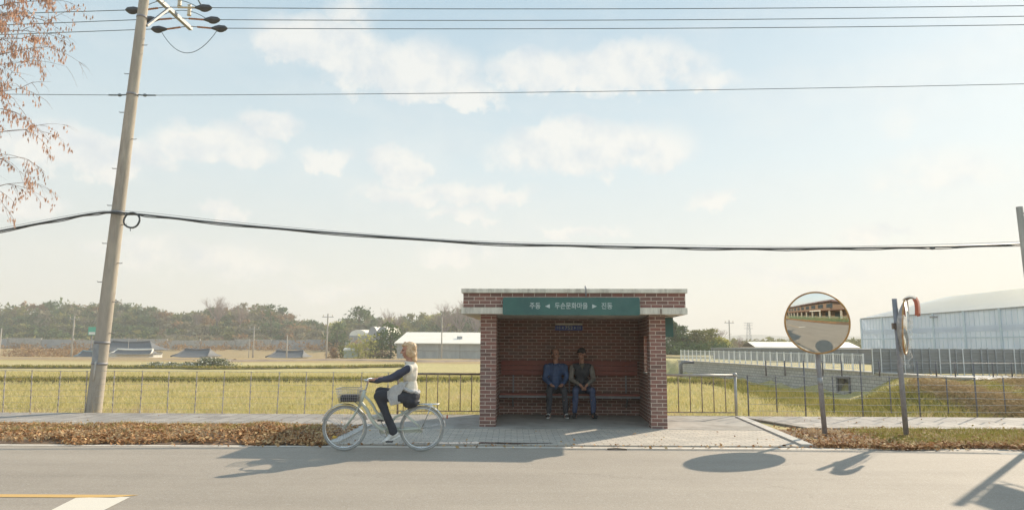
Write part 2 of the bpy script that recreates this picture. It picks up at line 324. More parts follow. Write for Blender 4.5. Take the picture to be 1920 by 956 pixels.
    def build(s, name, m, parent=None, local=False, bevel=0, label=None):
        off = None
        if parent is not None and not local: off = rootloc(parent)
        me = s.mesh(name, off); 
        if bevel:
            bm = bmesh.new(); bm.from_mesh(me); bmesh.ops.bevel(bm, geom=[e for e in bm.edges if e.is_manifold and e.calc_face_angle(0) > .6], offset=bevel, segments=2, affect='EDGES', profile=.7); bm.to_mesh(me); bm.free()
        uvmap(me); me.materials.append(m)
        o = bpy.data.objects.new(name, me); COL.objects.link(o); o.parent = parent
        if label: o['label'] = label
        return o
def uvmap(me):
    if len(me.polygons) > 60000: return
    uv = me.uv_layers.new(name='UVMap'); vs = me.vertices; d = uv.data
    for p in me.polygons:
        n = p.normal; ax = max(range(3), key=lambda i: abs(n[i]))
        for li in p.loop_indices:
            c = vs[me.loops[li].vertex_index].co
            d[li].uv = (c.x, c.y) if ax == 2 else ((c.x, c.z) if ax == 1 else (c.y, c.z))
def struct(mb, name, m, kind='structure', **kw): return tag(mb.build(name, m, **kw), kind=kind)
def copy_tree(o, parent=None):
    c = o.copy(); COL.objects.link(c); c.parent = parent
    for ch in o.children: copy_tree(ch, c)
    return c
def trimesh(name, tris, m, quads=False):
    """tris: (n,3or4,3) array -> one mesh of loose faces"""
    a = np.asarray(tris, dtype=np.float32); n, k, _ = a.shape
    me = bpy.data.meshes.new(name); me.vertices.add(n*k); me.vertices.foreach_set('co', a.reshape(-1))
    me.loops.add(n*k); me.loops.foreach_set('vertex_index', np.arange(n*k, dtype=np.int32))
    me.polygons.add(n); me.polygons.foreach_set('loop_start', np.arange(0, n*k, k, dtype=np.int32)); me.polygons.foreach_set('loop_total', np.full(n, k, dtype=np.int32))
    me.update(); me.validate(); me.materials.append(m)
    o = bpy.data.objects.new(name, me); COL.objects.link(o); return o
def blades(x, y, z, h, w, lean=.35):
    """triangular blades at arrays of points"""
    n = len(x); a = rng.uniform(0, 6.283, n); la = rng.uniform(0, 6.283, n); l = h*rng.uniform(0, lean*2, n)
    b0 = np.stack([x-np.cos(a)*w/2, y-np.sin(a)*w/2, z], 1); b1 = np.stack([x+np.cos(a)*w/2, y+np.sin(a)*w/2, z], 1)
    t = np.stack([x+np.cos(la)*l, y+np.sin(la)*l, z+h], 1); return np.stack([b0, b1, t], 1)
def chips(c, s, tilt=1.):
    """small leaf quads at centres c (n,3), size array s"""
    n = len(c); nrm = rng.normal(size=(n, 3))*tilt; nrm[:, 2] += 1.2 if tilt < 1 else 0
    nrm /= np.linalg.norm(nrm, axis=1)[:, None]; r = rng.normal(size=(n, 3)); u = np.cross(nrm, r); u /= np.linalg.norm(u, axis=1)[:, None]; w = np.cross(nrm, u)
    s = np.asarray(s)[:, None]; asp = rng.uniform(.45, .8, n)[:, None]
    return np.stack([c-u*s, c-w*s*asp, c+u*s, c+w*s*asp], 1)

# ------------------------------------------------------------ terrain
WL = [(14.9, 27.5), (12.3, 48.0)]      # foot line of the block wall
def wallx(Y): return WL[0][0]+(Y-WL[0][1])/(WL[1][1]-WL[0][1])*(WL[1][0]-WL[0][0])
def sst(a, b, x):
    t = np.clip((x-a)/(b-a), 0, 1); return t*t*(3-2*t)
def gz(X, Y):
    X = np.asarray(X, float); Y = np.asarray(Y, float)
    z = -.55*sst(14.95, 15.9, Y)
    z = z+0*X
    # drop behind the field, the village hollow, then rise
    z = z-2.4*sst(101, 108, Y)*(1-sst(-10, 2, X)*1.0)+2.9*sst(138, 172, Y)*(1-sst(-10, 2, X))+.5*sst(110, 172, Y)*sst(-10, 2, X)
    # wooded hills
    hl = np.exp(-((X+75)/65)**2)*4.5+np.exp(-((X+8)/20)**2)*3+np.exp(-((X+140)/60)**2)*4
    z = z+sst(182, 235, Y)*hl*(X < 60)
    # upper terrace right, behind the block wall and above the bank
    wx = wallx(np.clip(Y, 27.5, 60)); terr = sst(0, .5, X-wx-.05)*sst(26.9, 27.4, Y)*(Y < 70)
    terr = np.where(Y >= 70, sst(11, 14, X), terr)
    bank = sst(15.8, 24.0, Y)*sst(0, 2.6, X-(11.3+(Y-24)*.45))
    z = z+.93*np.maximum(terr*(Y > 26.9), bank*(Y <= 27.4))*(1-sst(150, 200, Y))
    return z
xs = np.unique(np.concatenate([np.arange(-26, 30, .5), np.arange(-150, 150, 6), np.arange(-1400, 1401, 100)]))
ys = np.unique(np.concatenate([[-1200, -600, -300, -100, -50, -20, 0, 5, 10, 12, 14, 14.9], np.arange(15, 17, .2), np.arange(17, 32, .4), np.arange(32, 60, 1.5), np.arange(60, 260, 4), np.arange(260, 1500, 80), [1700, 2200]]))
XX, YY = np.meshgrid(xs, ys); ZZ = gz(XX, YY)-.02
ZZ += np.where((YY > 15.6) & (YY < 100), .03*np.sin(XX*1.3+YY*.7)*np.cos(YY*1.9-XX*.4), 0)
vs = np.stack([XX, YY, ZZ], 2).reshape(-1, 3); nx = len(xs); ny = len(ys)
mb = MB(); mb.add(vs.tolist(), [(j*nx+i, j*nx+i+1, (j+1)*nx+i+1, (j+1)*nx+i) for j in range(ny-1) for i in range(nx-1)], True)
struct(mb, 'ground', M['soil'])
# far blue ridge
def ridge(name, prof, Y, depth, m):
    mb = MB(); n = len(prof); vs = []
    for i, (px, py) in enumerate(prof):
        t = at(px, py, Y); vs += [(t.x*.9, Y-depth, -1), (t.x, Y, t.z), (t.x*1.1, Y+depth, -1)]
    fs = []
    for i in range(n-1):
        a = i*3; fs += [(a, a+3, a+4, a+1), (a+1, a+4, a+5, a+2)]
    mb.add(vs, fs, True); return struct(mb, name, m)
pr = []
for i in range(90):
    px = -700+i*38; y = 628-11*noise.noise(Vector((px*.006, 3.1, 0)))-6*noise.noise(Vector((px*.02, 7.7, 0)))+(4 if px > 1200 else 0); pr.append((px, y))
ridge('hills', pr, 1200, 200, M['ridge'])

# ------------------------------------------------------------ road, verges, pavements
mb = MB(); mb.sheet([(-60, 1.4), (60, 1.4), (60, 10.62), (-60, 10.62)], .004); struct(mb, 'road', M['asphalt'])
mb = MB()
for x0 in np.arange(-30, 30, 2.0):
    pass
mb.sheet([(-60, 10.30), (60, 10.48), (60, 10.59), (-60, 10.41)], .008); struct(mb, 'edge_line', M['linewhite'])
mb = MB(); a = G(248, 929); mb.sheet([(-60, 6.96), (a[0]-.12, 6.99), (a[0]+.06, 7.12), (-60, 7.09)], .008); struct(mb, 'centre_line', M['yellow'])
mb = MB(); mb.sheet([G(30, 990), G(130, 990), G(245, 932), G(142, 934)], .008)
struct(mb, 'road_marking', M['whitepaint'])
mb = MB(); p = G(1875, 851); mb.sheet([(p[0], p[1]-.05), (p[0]+2.2, p[1]-.02), (p[0]+2.2, p[1]+.08), (p[0], p[1]+.05)], .008); struct(mb, 'dashed_line', M['whitepaint'])
mb = MB(); mb.sheet([(-60, 12.9), (-2.66, 12.9), (-2.66, 14.95), (-60, 14.95)], .031, .1); mb.sheet([(5.4, 12.9), (60, 12.9), (60, 14.95), (4.8, 14.95)], .031, .1); struct(mb, 'sidewalk', M['slab_paver'])
mb = MB()
for x in np.arange(-40.7, -3, 1.0): mb.box((x+.004, 12.76, -.05), (x+.996, 12.897, .045))
for x in np.arange(6.2, 40, 1.0): mb.box((x+.004, 12.76, -.05), (x+.996, 12.897, .045))
struct(mb, 'kerb', M['kerb'], bevel=.006)
# apron in front of the shelter (block paving) with slanted edge slabs
al0, al1 = Vector((*G(622, 835), 0)), Vector((*G(690, 799), 0)); ar0, ar1 = Vector((*G(1503, 835), 0)), Vector((*G(1386, 784), 0)); al0.y = ar0.y = 10.63; print('APRON', al0, al1, ar0, ar1)
alx = lambda y: al0.x+(y-al0.y)/(al1.y-al0.y)*(al1.x-al0.x)
arx = lambda y: ar0.x+(y-ar0.y)/(ar1.y-ar0.y)*(ar1.x-ar0.x)
mb = MB(); mb.sheet([(al0.x, al0.y), (ar0.x, ar0.y), (arx(12.6), 12.6), (alx(12.6), 12.6)], .02, .06); struct(mb, 'apron', M['paver'])
mb = MB(); mb.sheet([(alx(12.9), 12.6), (arx(12.6), 12.6), (arx(15.05), 15.05), (alx(12.9), 15.05)], .026, .06); struct(mb, 'pavement', M['floor_concrete'])
mb = MB()
def edge_run(p, q, w, n):
    d = (q-p)/n; u = d.normalized(); s = Vector((-u.y, u.x, 0))*w/2
    for i in range(n):
        a = p+d*(i+.01); b = p+d*(i+.99); mb.sheet([(a-s)[:2], (b-s)[:2], (b+s)[:2], (a+s)[:2]], .05, .08)
edge_run(al0, al1, .17, 2); edge_run(ar0, ar1, .17, 5)
struct(mb, 'apron_edging', M['kerb'], bevel=.006)
mb = MB(); mb.sheet([(-60, 10.6), (al0.x, 10.62), (alx(12.8), 12.8), (-60, 12.8)], .012); mb.sheet([(ar0.x, 10.62), (60, 10.62), (60, 12.8), (arx(12.8), 12.8)], .012); struct(mb, 'verge', M['vergesoil'])
# wet patch beside the kerb
mb = MB(); pts = []
for i in range(28):
    a = i/28*6.283; pts.append((-.45+1.0*math.cos(a)*(1+.2*math.sin(3*a)), 10.78+.09*math.sin(a)*(1+.4*math.sin(5*a))))
mb.sheet(pts, .0235)
struct(mb, 'water', M['puddle'])
# leaf litter & verge plants
def vz(x, y):  # lumpy mounds of litter
    return .015+.085*np.clip(np.sin((y-10.6)/2.2*3.14), 0, 1)*np.clip(.45+.8*np.sin(x*1.7+np.sin(y*2))*np.sin(x*.73+1)+.35*np.sin(x*5.3+y*3), 0, 1.6)
n = 60000; x = rng.uniform(-11.5, -1.9, n); y = 10.42+2.45*rng.random(n); k = (y > 10.62+.12*np.sin(x*2.3)+.1*np.sin(x*7.1)+rng.normal(0, .05, n)); x, y = x[k], y[k]
lim = al0.x+(y-al0.y)/(al1.y-al0.y)*(al1.x-al0.x)-.05; k = x < lim; x, y = x[k], y[k]
z = vz(x, y)+rng.uniform(0, .05, len(x)); c1 = np.stack([x, y, z], 1)
n = 14000; x = rng.uniform(4.2, 13, n); y = 10.46+2.3*rng.random(n)**2.6+.1*np.sin(x*3); k = x > arx(y)+.1; x, y = x[k], y[k]
c2 = np.stack([x, y, .02+rng.uniform(0, .05, len(x))], 1)
n = 260; x = rng.uniform(-6, 9, n); y = 10.3+.4*rng.random(n); c3 = np.stack([x, y, np.full(n, .03)], 1)
pk = np.sin(c1[:, 0]*3.1+np.sin(c1[:, 1]*4))*np.sin(c1[:, 1]*3.3+c1[:, 0]*.8)+rng.normal(0, .45, len(c1)) > -.55; c1 = c1[pk]
c = np.concatenate([c1, c2, c3]); o = trimesh('fallen_leaves', chips(c, rng.uniform(.014, .038, len(c)), .6), M['litter']); tag(o, kind='stuff')
# litter mound base
mb = MB(); gx = np.arange(-16, al0.x+.1, .15); gy = np.linspace(10.56, 12.78, 16); q = []
for yy in gy:
    for xx in gx:
        xl = min(xx, al0.x+(yy-al0.y)/(al1.y-al0.y)*(al1.x-al0.x)-.12); q.append((xl, yy, float(vz(np.array(xl), np.array(yy)))*.95-.01))
mb.add(q, [(j*len(gx)+i, j*len(gx)+i+1, (j+1)*len(gx)+i+1, (j+1)*len(gx)+i) for j in range(15) for i in range(len(gx)-1)], True); struct(mb, 'soil', M['vergesoil'])
def tufts(xr, yr, n, per, hh, zf, spread=.06):
    cx = rng.uniform(*xr, n); cy = rng.uniform(*yr, n); X = np.repeat(cx, per)+rng.normal(0, spread, n*per); Y = np.repeat(cy, per)+rng.normal(0, spread, n*per)
    return blades(X, Y, zf(X, Y), hh*rng.uniform(.5, 1.2, n*per), .010+.006*rng.random(n*per), .5)
t1 = tufts((-11.5, -3.2), (11.6, 12.85), 170, 20, .09, lambda x, y: vz(x, y)); t2 = tufts((6.0, 13), (11.0, 12.7), 1500, 30, .075, lambda x, y: x*0+.01, .09)
t3 = tufts((5.9, 13), (10.75, 11.2), 120, 16, .07, lambda x, y: x*0+.01)
o = trimesh('verge_grass', np.concatenate([t1, t2, t3]), M['weed']); tag(o, kind='stuff')
t4 = tufts((-11.5, -2.9), (10.75, 12.9), 330, 16, .09, lambda x, y: vz(x, y), .08)
t5 = tufts((5.2, 13), (10.7, 12.7), 260, 16, .09, lambda x, y: x*0+.01, .08)
o = trimesh('dry_grass', np.concatenate([t4, t5]), M['drygrass']); tag(o, kind='stuff')
n = 420; x = rng.uniform(-11, 10, n); y = rng.uniform(10.4, 14.8, n); k = (x < -2.8) | (x > 4.9) | (y < 12.2); x, y = x[k], y[k]
tag(trimesh('fallen_leaves', chips(np.stack([x, y, np.full(len(x), .045)], 1), rng.uniform(.012, .03, len(x)), .4), M['litter']), kind='stuff')
t6 = np.concatenate([tufts((-12, -7.4), (15.25, 16.6), 200, 26, .34, lambda x, y: gz(x, y), .12), tufts((4.9, 9.5), (15.2, 17.5), 260, 26, .26, lambda x, y: gz(x, y), .12), tufts((-7.5, 4), (15.2, 15.7), 120, 20, .22, lambda x, y: gz(x, y), .1)])
o = trimesh('dry_grass', t6, M['drygrass']); tag(o, kind='stuff')
# rice stubble of the field
def wedge(n, y0, y1, p=1.8):
    y = y0+(y1-y0)*rng.random(n)**p; x = y*rng.uniform(-.80, .80, n); return x, y
x, y = wedge(190000, 15.5, 48); inb = (x > 9.6+np.clip((y-19)*.03, 0, 4)) ; x, y = x[~inb], y[~inb]
y = np.where(rng.random(len(y)) < .7, np.round(y/.3)*.3+rng.normal(0, .04, len(y)), y); y = np.maximum(y, 15.25)
T = blades(x, y, gz(x, y)-.02, (.05+.0042*y)*rng.uniform(.3, 1.2, len(x)), .012+.0009*y, .6)
o = trimesh('stubble', T, M['stubble']); tag(o, kind='stuff')
# green weeds in front of the wall and on the bank
x = rng.uniform(8.8, 22, 150000); y = 15.3+rng.random(150000)**1.3*34
toe = np.interp(y, [15.3, 16.5, 19, 23, 29, 52], [11.3, 10.6, 10.0, 9.4, 10.0, 13.3])
k = (x > toe+rng.normal(0, .35, len(x))) & ((x < wallx(np.clip(y, 27.5, 60))-.05) | (y < 24.6)) & (x < y*.85); x, y = x[k], y[k]
pn = np.array([noise.noise(Vector((a*.35, b*.35, 0))) for a, b in zip(x[::1], y[::1])])
hlim = np.where((x > 12.5) & (y > 21), np.clip((24.6-y)/3.6, .12, 1), 1.)
dry = x/y+rng.normal(0, .02, len(x))+pn*.16 > .665-np.clip((19-y)*.004, -.02, .02)
g_ = ~dry; T = blades(x[g_], y[g_], gz(x[g_], y[g_])-.03, .22*rng.uniform(.3, 1.3, g_.sum())*(1+.8*np.clip(pn[g_], -.5, 1))*hlim[g_], .02+.0006*y[g_], .6)
o = trimesh('weeds', T, M['weed']); tag(o, kind='stuff')
xd, yd = x[dry], y[dry]; zd = gz(xd, yd); hd_ = hlim[dry]*(.5+np.clip(pn[dry], -.3, .6)); cc = np.stack([xd, yd, zd+rng.uniform(0, .4, len(xd))*hd_], 1)
T = chips(cc, rng.uniform(.02, .06, len(cc)), 2.)
n = 16000; i = rng.integers(0, len(xd), n); p0 = np.stack([xd[i], yd[i], zd[i]+rng.uniform(0, .4, n)*hd_[i]], 1); dr = rng.normal(0, .2, (n, 3)); dr[:, 2] *= .6; p1 = p0+dr; off = np.array([0, 0, .009])
T2 = np.stack([p0, p0+off, p1+off, p1], 1)
o = trimesh('dry_vines', np.concatenate([T, T2]), M['dryvine']); tag(o, kind='stuff')
# field bunds
def bund(name, pts, w, h, m, grass=0, gm=None, gh=.25):
    mb = MB(); n = len(pts); vs = []
    P = []
    for i in range(n-1):
        a, b = Vector(pts[i]), Vector(pts[i+1]); k = max(2, int((b-a).length/1.2))
        P += [a.lerp(b, j/k) for j in range(k)]
    P.append(Vector(pts[-1]))
    for i, p in enumerate(P):
        ww = w*(1+.35*noise.noise(Vector((p.x*.3, p.y*.3, 1)))); hh = h*(1+.4*noise.noise(Vector((p.x*.5, p.y*.2, 4))))
        z = float(gz(p.x, p.y))-.06
        vs += [(p.x, p.y-ww/2, z), (p.x, p.y-ww*.2, z+hh), (p.x, p.y+ww*.2, z+hh), (p.x, p.y+ww/2, z)]
    fs = []
    for i in range(len(P)-1):
        a = i*4; fs += [(a, a+4, a+5, a+1), (a+1, a+5, a+6, a+2), (a+2, a+6, a+7, a+3)]
    mb.add(vs, fs, True); struct(mb, name, m)
    if grass:
        t = rng.random(grass)*(len(P)-1); i = t.astype(int); f = t-i; PX = np.array([p.x for p in P]); PY = np.array([p.y for p in P])
        X = PX[i]*(1-f)+PX[i+1]*f; Y = PY[i]*(1-f)+PY[i+1]*f+rng.normal(0, w*.3, grass)
        tag(trimesh('bund_grass', blades(X, Y, gz(X, Y)+h*.5, gh*rng.uniform(.3, 1.3, grass), .03+.001*Y, .7), gm or M['weed']), kind='stuff')
def gp(px, py): return G(px, py, -.55)
bund('field_bund', [gp(-250, 717), gp(300, 716), gp(900, 716), gp(1260, 718), gp(1400, 722)], .9, .22, M['bund'], 16000, gh=.2)
bund('field_bund', [gp(-250, 690), gp(200, 690), gp(420, 692), gp(640, 690), gp(760, 688)], .8, .18, M['bund'], 6000, gh=.2)
bund('field_bund', [gp(430, 677), gp(650, 675), gp(800, 678), gp(1000, 675)], 2.6, .22, M['pathsoil'])
bund('field_bund', [gp(-250, 672), gp(200, 672), gp(440, 674)], 1.6, .12, M['pathsoil'])
bund('field_bund', [gp(1240, 690), gp(1330, 692)], 1.5, .2, M['bund'])
# flowering shrub row on the second bund
n = 9000; px = np.where(rng.random(n) < .4, rng.normal(398, 16, n), rng.uniform(268, 420, n)); a = [gp(v, 690) for v in px]; hmax = np.clip(.3+.5*np.exp(-((px-398)/22)**2)+.15*np.sin(px*.2), .2, 1)
c = np.array([(q[0]+rng.normal(0, .2), q[1]+rng.normal(0, .4), -.5+rng.random()*h) for q, h in zip(a, hmax)]); tag(trimesh('flowering_plants', chips(c, rng.uniform(.04, .1, n), 2.), M['white_flower']), kind='stuff')
# white gravel track on the terrace
mb = MB(); mb.sheet([(15.4, 24.4), (60, 24.4), (60, 27.9), (15.0, 27.9)], .40, .02); struct(mb, 'gravel_path', M['gravel'])
# dark pipe arch in the field
p = at(1284, 690, 46); t = thing('pipe_arch', 'bent black irrigation pipe at the end of the stone block wall', 'pipe', (p.x, 46, gz(p.x, 46)))
mb = MB(); mb.tube([(p.x-.25, 46, -.6), (p.x-.25, 46, .25), (p.x-.15, 46, .4), (p.x+.1, 46, .42), (p.x+.6, 46, .42)], .11, 8); mb.build('pipe', M['darkpost'], t)

# ------------------------------------------------------------ bus shelter
SH = thing('bus_shelter', 'red brick bus shelter with open front and flat concrete roof beside the road', 'bus shelter', (-.575, 12.87, 0), R(-3))
W = 3.38; K = .002
MB().box((0, 0, 0), (.29, .32, 2.05)).build('pillar', M['brick'], SH, True, .004)
MB().box((W-.29, 0, 0), (W, .32, 2.05)).build('pillar', M['brick'], SH, True, .004)
MB().box((.0, .32+K, 0), (.2, 2.3, 2.05)).build('side_wall', M['brick'], SH, True)
x0, x1 = W-.2, W; ya, yb, za, zb = 1.02, 1.45, .945, 1.6875
mb = MB().box((x0, .32+K, 0), (x1, ya, 2.05)).box((x0, yb, 0), (x1, 2.3, 2.05)).box((x0, ya+K, 0), (x1, yb-K, za)).box((x0, ya+K, zb), (x1, yb-K, 2.05))
mb.build('side_wall', M['brick'], SH, True, label='brick side wall with a small window opening')
MB().box((x0-.02, ya+K, za+.001), (x1+.02, yb-K, za+.03)).build('window_sill', M['kerb'], SH, True, .003)
MB().box((0, 2.3+K, 0), (W, 2.5, 2.05)).build('back_wall', M['brick'], SH, True)
MB().box((.292, .02, .0), (W-.292, 2.3, .028)).build('floor_slab', M['floor_concrete'], SH, True)
MB().box((-.33, -.25, 2.052), (W+.36, 2.78, 2.17)).build('roof_slab', M['slab'], SH, True, .008)
mb = MB().box((-.30, -.22, 2.172), (W+.33, -.1, 2.43)).box((-.30, 2.63, 2.172), (W+.33, 2.75, 2.43)).box((-.30, -.1+K, 2.172), (-.18, 2.63-K, 2.43)).box((W+.21, -.1+K, 2.172), (W+.33, 2.63-K, 2.43))
mb.build('parapet', M['brick'], SH, True)
MB().box((-.335, -.26, 2.432), (W+.365, 2.79, 2.51)).build('coping', M['slab'], SH, True, .008)
MB().tube([(1.93, -.275, 2.36), (1.93, -.275, 2.52), (1.925, -.2, 2.56), (1.925, -.1, 2.54)], .012, 8).build('conduit', M['dgalv'], SH, True)
MB().box((W-.13, -.262, 2.055), (W-.1, -.251, 2.15)).build('bracket', M['rustbar'], SH, True)
MB().tube([(W+.02, .3, 2.045), (W+.12, .28, 2.03), (W+.22, .26, 2.035), (W+.3, .25, 2.055)], .008, 6).build('wire_loop', M['wire'], SH, True)
SHM = Matrix.Translation((-.575, 12.87, 0)) @ Matrix.Rotation(R(-3), 4, 'Z')
def shw(x, y, z=0): return SHM @ Vector((x, y, z))
# bench fixed along the back wall
BE = thing('bench', 'long red-brown wooden bench along the back wall of the shelter', 'bench', shw(0, 0), R(-3))
for i in range(3): MB().box((.24, 1.90+i*.128, .455), (W-.24, 2.02+i*.128, .49)).build('seat_slat', M['bench'], BE, True, .004)
for i in range(3): MB().box((.24, 2.235, .86+i*.104), (W-.24, 2.265, .955+i*.104)).build('back_slat', M['bench'], BE, True, .004)
MB().box((.22, 1.93, .405), (W-.22, 1.97, .453)).build('seat_rail', M['dgalv'], BE, True)
for xx in (.5, 1.7, 2.9):
    MB().bar((xx, 1.95, .43), (xx, 2.29, .43), .04).bar((xx, 2.28, .2), (xx, 1.98, .42), .03).bar((xx, 2.282, .42), (xx, 2.282, 1.17), .03, .03).build('bracket', M['dgalv'], BE, True)
# signs
def roundrect(mb, x0, x1, z0, z1, y0, y1, r, n=6):
    c = []
    for cx, cz, a0 in ((x1-r, z1-r, 0), (x0+r, z1-r, 90), (x0+r, z0+r, 180), (x1-r, z0+r, 270)):
        for i in range(n+1):
            a = R(a0+90*i/n); c.append((cx+r*math.cos(a), cz+r*math.sin(a)))
    k = len(c); vs = [(x, y0, z) for x, z in c]+[(x, y1, z) for x, z in c]
    return mb.add(vs, [tuple(reversed(range(k))), tuple(range(k, 2*k))]+[(i, (i+1) % k, k+(i+1) % k, k+i) for i in range(k)])
def text(body, size, loc, parent, m, name='lettering', rot=(90, 0, 0), width=None, bold=0., ext=.002):
    cu = bpy.data.curves.new('t', 'FONT'); cu.body = body; cu.size = size; cu.align_x = 'CENTER'; cu.align_y = 'CENTER'; cu.extrude = ext; cu.offset = bold
    t = bpy.data.objects.new('t', cu); COL.objects.link(t); bpy.context.view_layer.update()
    me = bpy.data.meshes.new_from_object(t.evaluated_get(bpy.context.evaluated_depsgraph_get())); bpy.data.objects.remove(t)
    if width:
        xsv = [v.co.x for v in me.vertices]; s = width/(max(xsv)-min(xsv)); 
        for v in me.vertices: v.co.x *= s
    me.materials.clear(); me.materials.append(m); o = bpy.data.objects.new(name, me); COL.objects.link(o); o.parent = parent; o.location = loc; o.rotation_euler = tuple(R(a) for a in rot); return o
SG = thing('shelter_sign', 'long green place-name sign with white Korean lettering on the roof edge of the shelter', 'sign', shw(0, 0), R(-3))
roundrect(MB(), .43, 2.885, 2.03, 2.345, -.325, -.27, .035).build('sign_panel', M['green'], SG, True)
sx_ = lambda px: .43+(px-943)/255*2.455
zc = 2.188
for body, px, w in (('주동', 1003.5, 20), ('두손문화마을', 1071, 61), ('진동', 1137, 20)):
    text(body, .125, (sx_(px), -.327, zc), SG, M['letter'], width=w/255*2.455, bold=.0012)
for px, sgn in ((1027, -1), (1114, 1)):
    cx = sx_(px); MB().add([(cx+sgn*.045, -.329, zc), (cx-sgn*.04, -.329, zc+.038), (cx-sgn*.04, -.329, zc-.038), (cx+sgn*.045, -.326, zc), (cx-sgn*.04, -.326, zc+.038), (cx-sgn*.04, -.326, zc-.038)], [(0, 1, 2), (5, 4, 3), (0, 2, 5, 3), (0, 3, 4, 1), (1, 4, 5, 2)]).build('arrow', M['letter'], SG, True)
RS = thing('route_sign', 'small blue route number sign under a pale strip on the back wall', 'sign', shw(0, 0), R(-3))
p0 = SHM.inverted() @ at(1041, 610, 15.07); p1 = SHM.inverted() @ at(1092, 619.5, 15.07); yy = 2.255
MB().box((p0.x, yy+.02, p1.z), (p1.x, 2.298, p0.z)).build('sign_panel', M['blue'], RS, True, .003)
MB().box((p0.x, yy, p0.z+.01), (p1.x, 2.298, p0.z+.05)).build('top_strip', M['slab'], RS, True, .003)
cx = (p0.x+p1.x)/2; cz = (p0.z+p1.z)/2
text('752', .10, (cx, yy+.017, cz), RS, M['letter'], width=.17, bold=.001)
text('주동 ◀', .06, (cx-.19, yy+.017, cz), RS, M['letter'], width=.15)
text('▶ 진동', .06, (cx+.19, yy+.017, cz), RS, M['letter'], width=.15)
SS = thing('side_sign', 'small dark green sign board fixed to the outer right wall of the shelter', 'sign', shw(0, 0), R(-3))
MB().box((W+.03, .35, 1.66), (W+.205, .38, 2.02)).build('sign_panel', M['green'], SS, True, .006)
for z_ in (1.72, 1.92): MB().box((W+.001, .352, z_), (W+.028, .378, z_+.04)).build('bracket', M['dgalv'], SS, True)

# ------------------------------------------------------------ utility pole and wires
def hitz(px, py, z):
    d = ray(px, py); t = (z-H)/d[2]; return Vector((d[0]*t, d[1]*t, z))
UP = thing('utility_pole', 'tall leaning concrete utility pole left of the cyclist at the sidewalk edge', 'utility pole', (-8.96, 15.19, 0))
def upx(z): return Vector((-8.96+.0425*z, 15.19, z))
def upr(z): return .158-.0058*z
zs = [-.3]+[i*.5 for i in range(0, 24)]
MB().tube([upx(z) for z in zs], [upr(z) for z in zs], 28).build('pole_shaft', M['polecon'], UP)
for i, (py, side) in enumerate([(86, 1), (140, -1), (212, -1), (262, 1), (317, -1), (386, -1), (422, 1), (457, -1), (494, 1), (529, -1), (566, 1), (625, 1)]):
    z = at(250, py, 15.19).z; c = upx(z); r = upr(z)
    MB().tube([c+Vector((side*(r-.02), -.03, 0)), c+Vector((side*(r+.1), -.03, .0)), c+Vector((side*(r+.11), -.03, .02))], .009, 6).build('step_bolt', M['dgalv'], UP)
z = 1.28; c = upx(z); mb = MB()
for k in range(12):
    a0, a1 = -2.75+k*.12, -2.75+(k+1)*.12; r = upr(z)+.008
    mb.add([(c.x+math.cos(a0)*r, c.y+math.sin(a0)*r, z-.19), (c.x+math.cos(a1)*r, c.y+math.sin(a1)*r, z-.19), (c.x+math.cos(a1)*r, c.y+math.sin(a1)*r, z+.19), (c.x+math.cos(a0)*r, c.y+math.sin(a0)*r, z+.19)], [(0, 1, 2, 3)])
mb.build('number_plate', M['galv'], UP)
MB().tube([upx(.7)+Vector((.01, -.165, 0)), upx(1.1)+Vector((.01, -.163, 0))], .02, 8).build('cable_guard', M['kerb'], UP)
def band(z, m, w=.05, name='band', par=UP):
    mb = MB(); mb.tube([upx(z-w/2), upx(z+w/2)], [upr(z)+.009]*2, 24); return mb.build(name, m, par)
for z in (1.05, 1.5, 7.09, 8.95, 4.37): band(z, M['dgalv'])
AZ = 9.75; A = hitz(355, 52, AZ); B = hitz(298, 0, AZ); dirn = (A-B).normalized()
A2 = A+dirn*.08; B2 = A-dirn*3.3
MB().bar(A2, B2, .09, .09).build('cross_arm', M['galv'], UP)
hb = at(282, 47, 15.19); hb = upx(hb.z)+Vector((upr(hb.z), .05, 0)); he = hitz(316, 17, AZ-.05)
MB().bar(hb, he, .05, .05).build('arm_brace', M['galv'], UP)
ATT = [hitz(313.5, 14, AZ), hitz(337, 34.5, AZ), hitz(354, 50, AZ)]
wire_ends_r = [(1920, 4), (1920, 24), (1920, 40)]; wire_ends_l = [(0, 27), (0, 48), (0, 66)]
covR = [(378, 15), (394, 37.5), (408, 53.5)]; covL = [(255, 19.5), (286, 37), (302, 55)]
wirelab = ['topmost of the three parallel high power wires', 'middle of the three parallel high power wires', 'lowest of the three parallel high power wires']
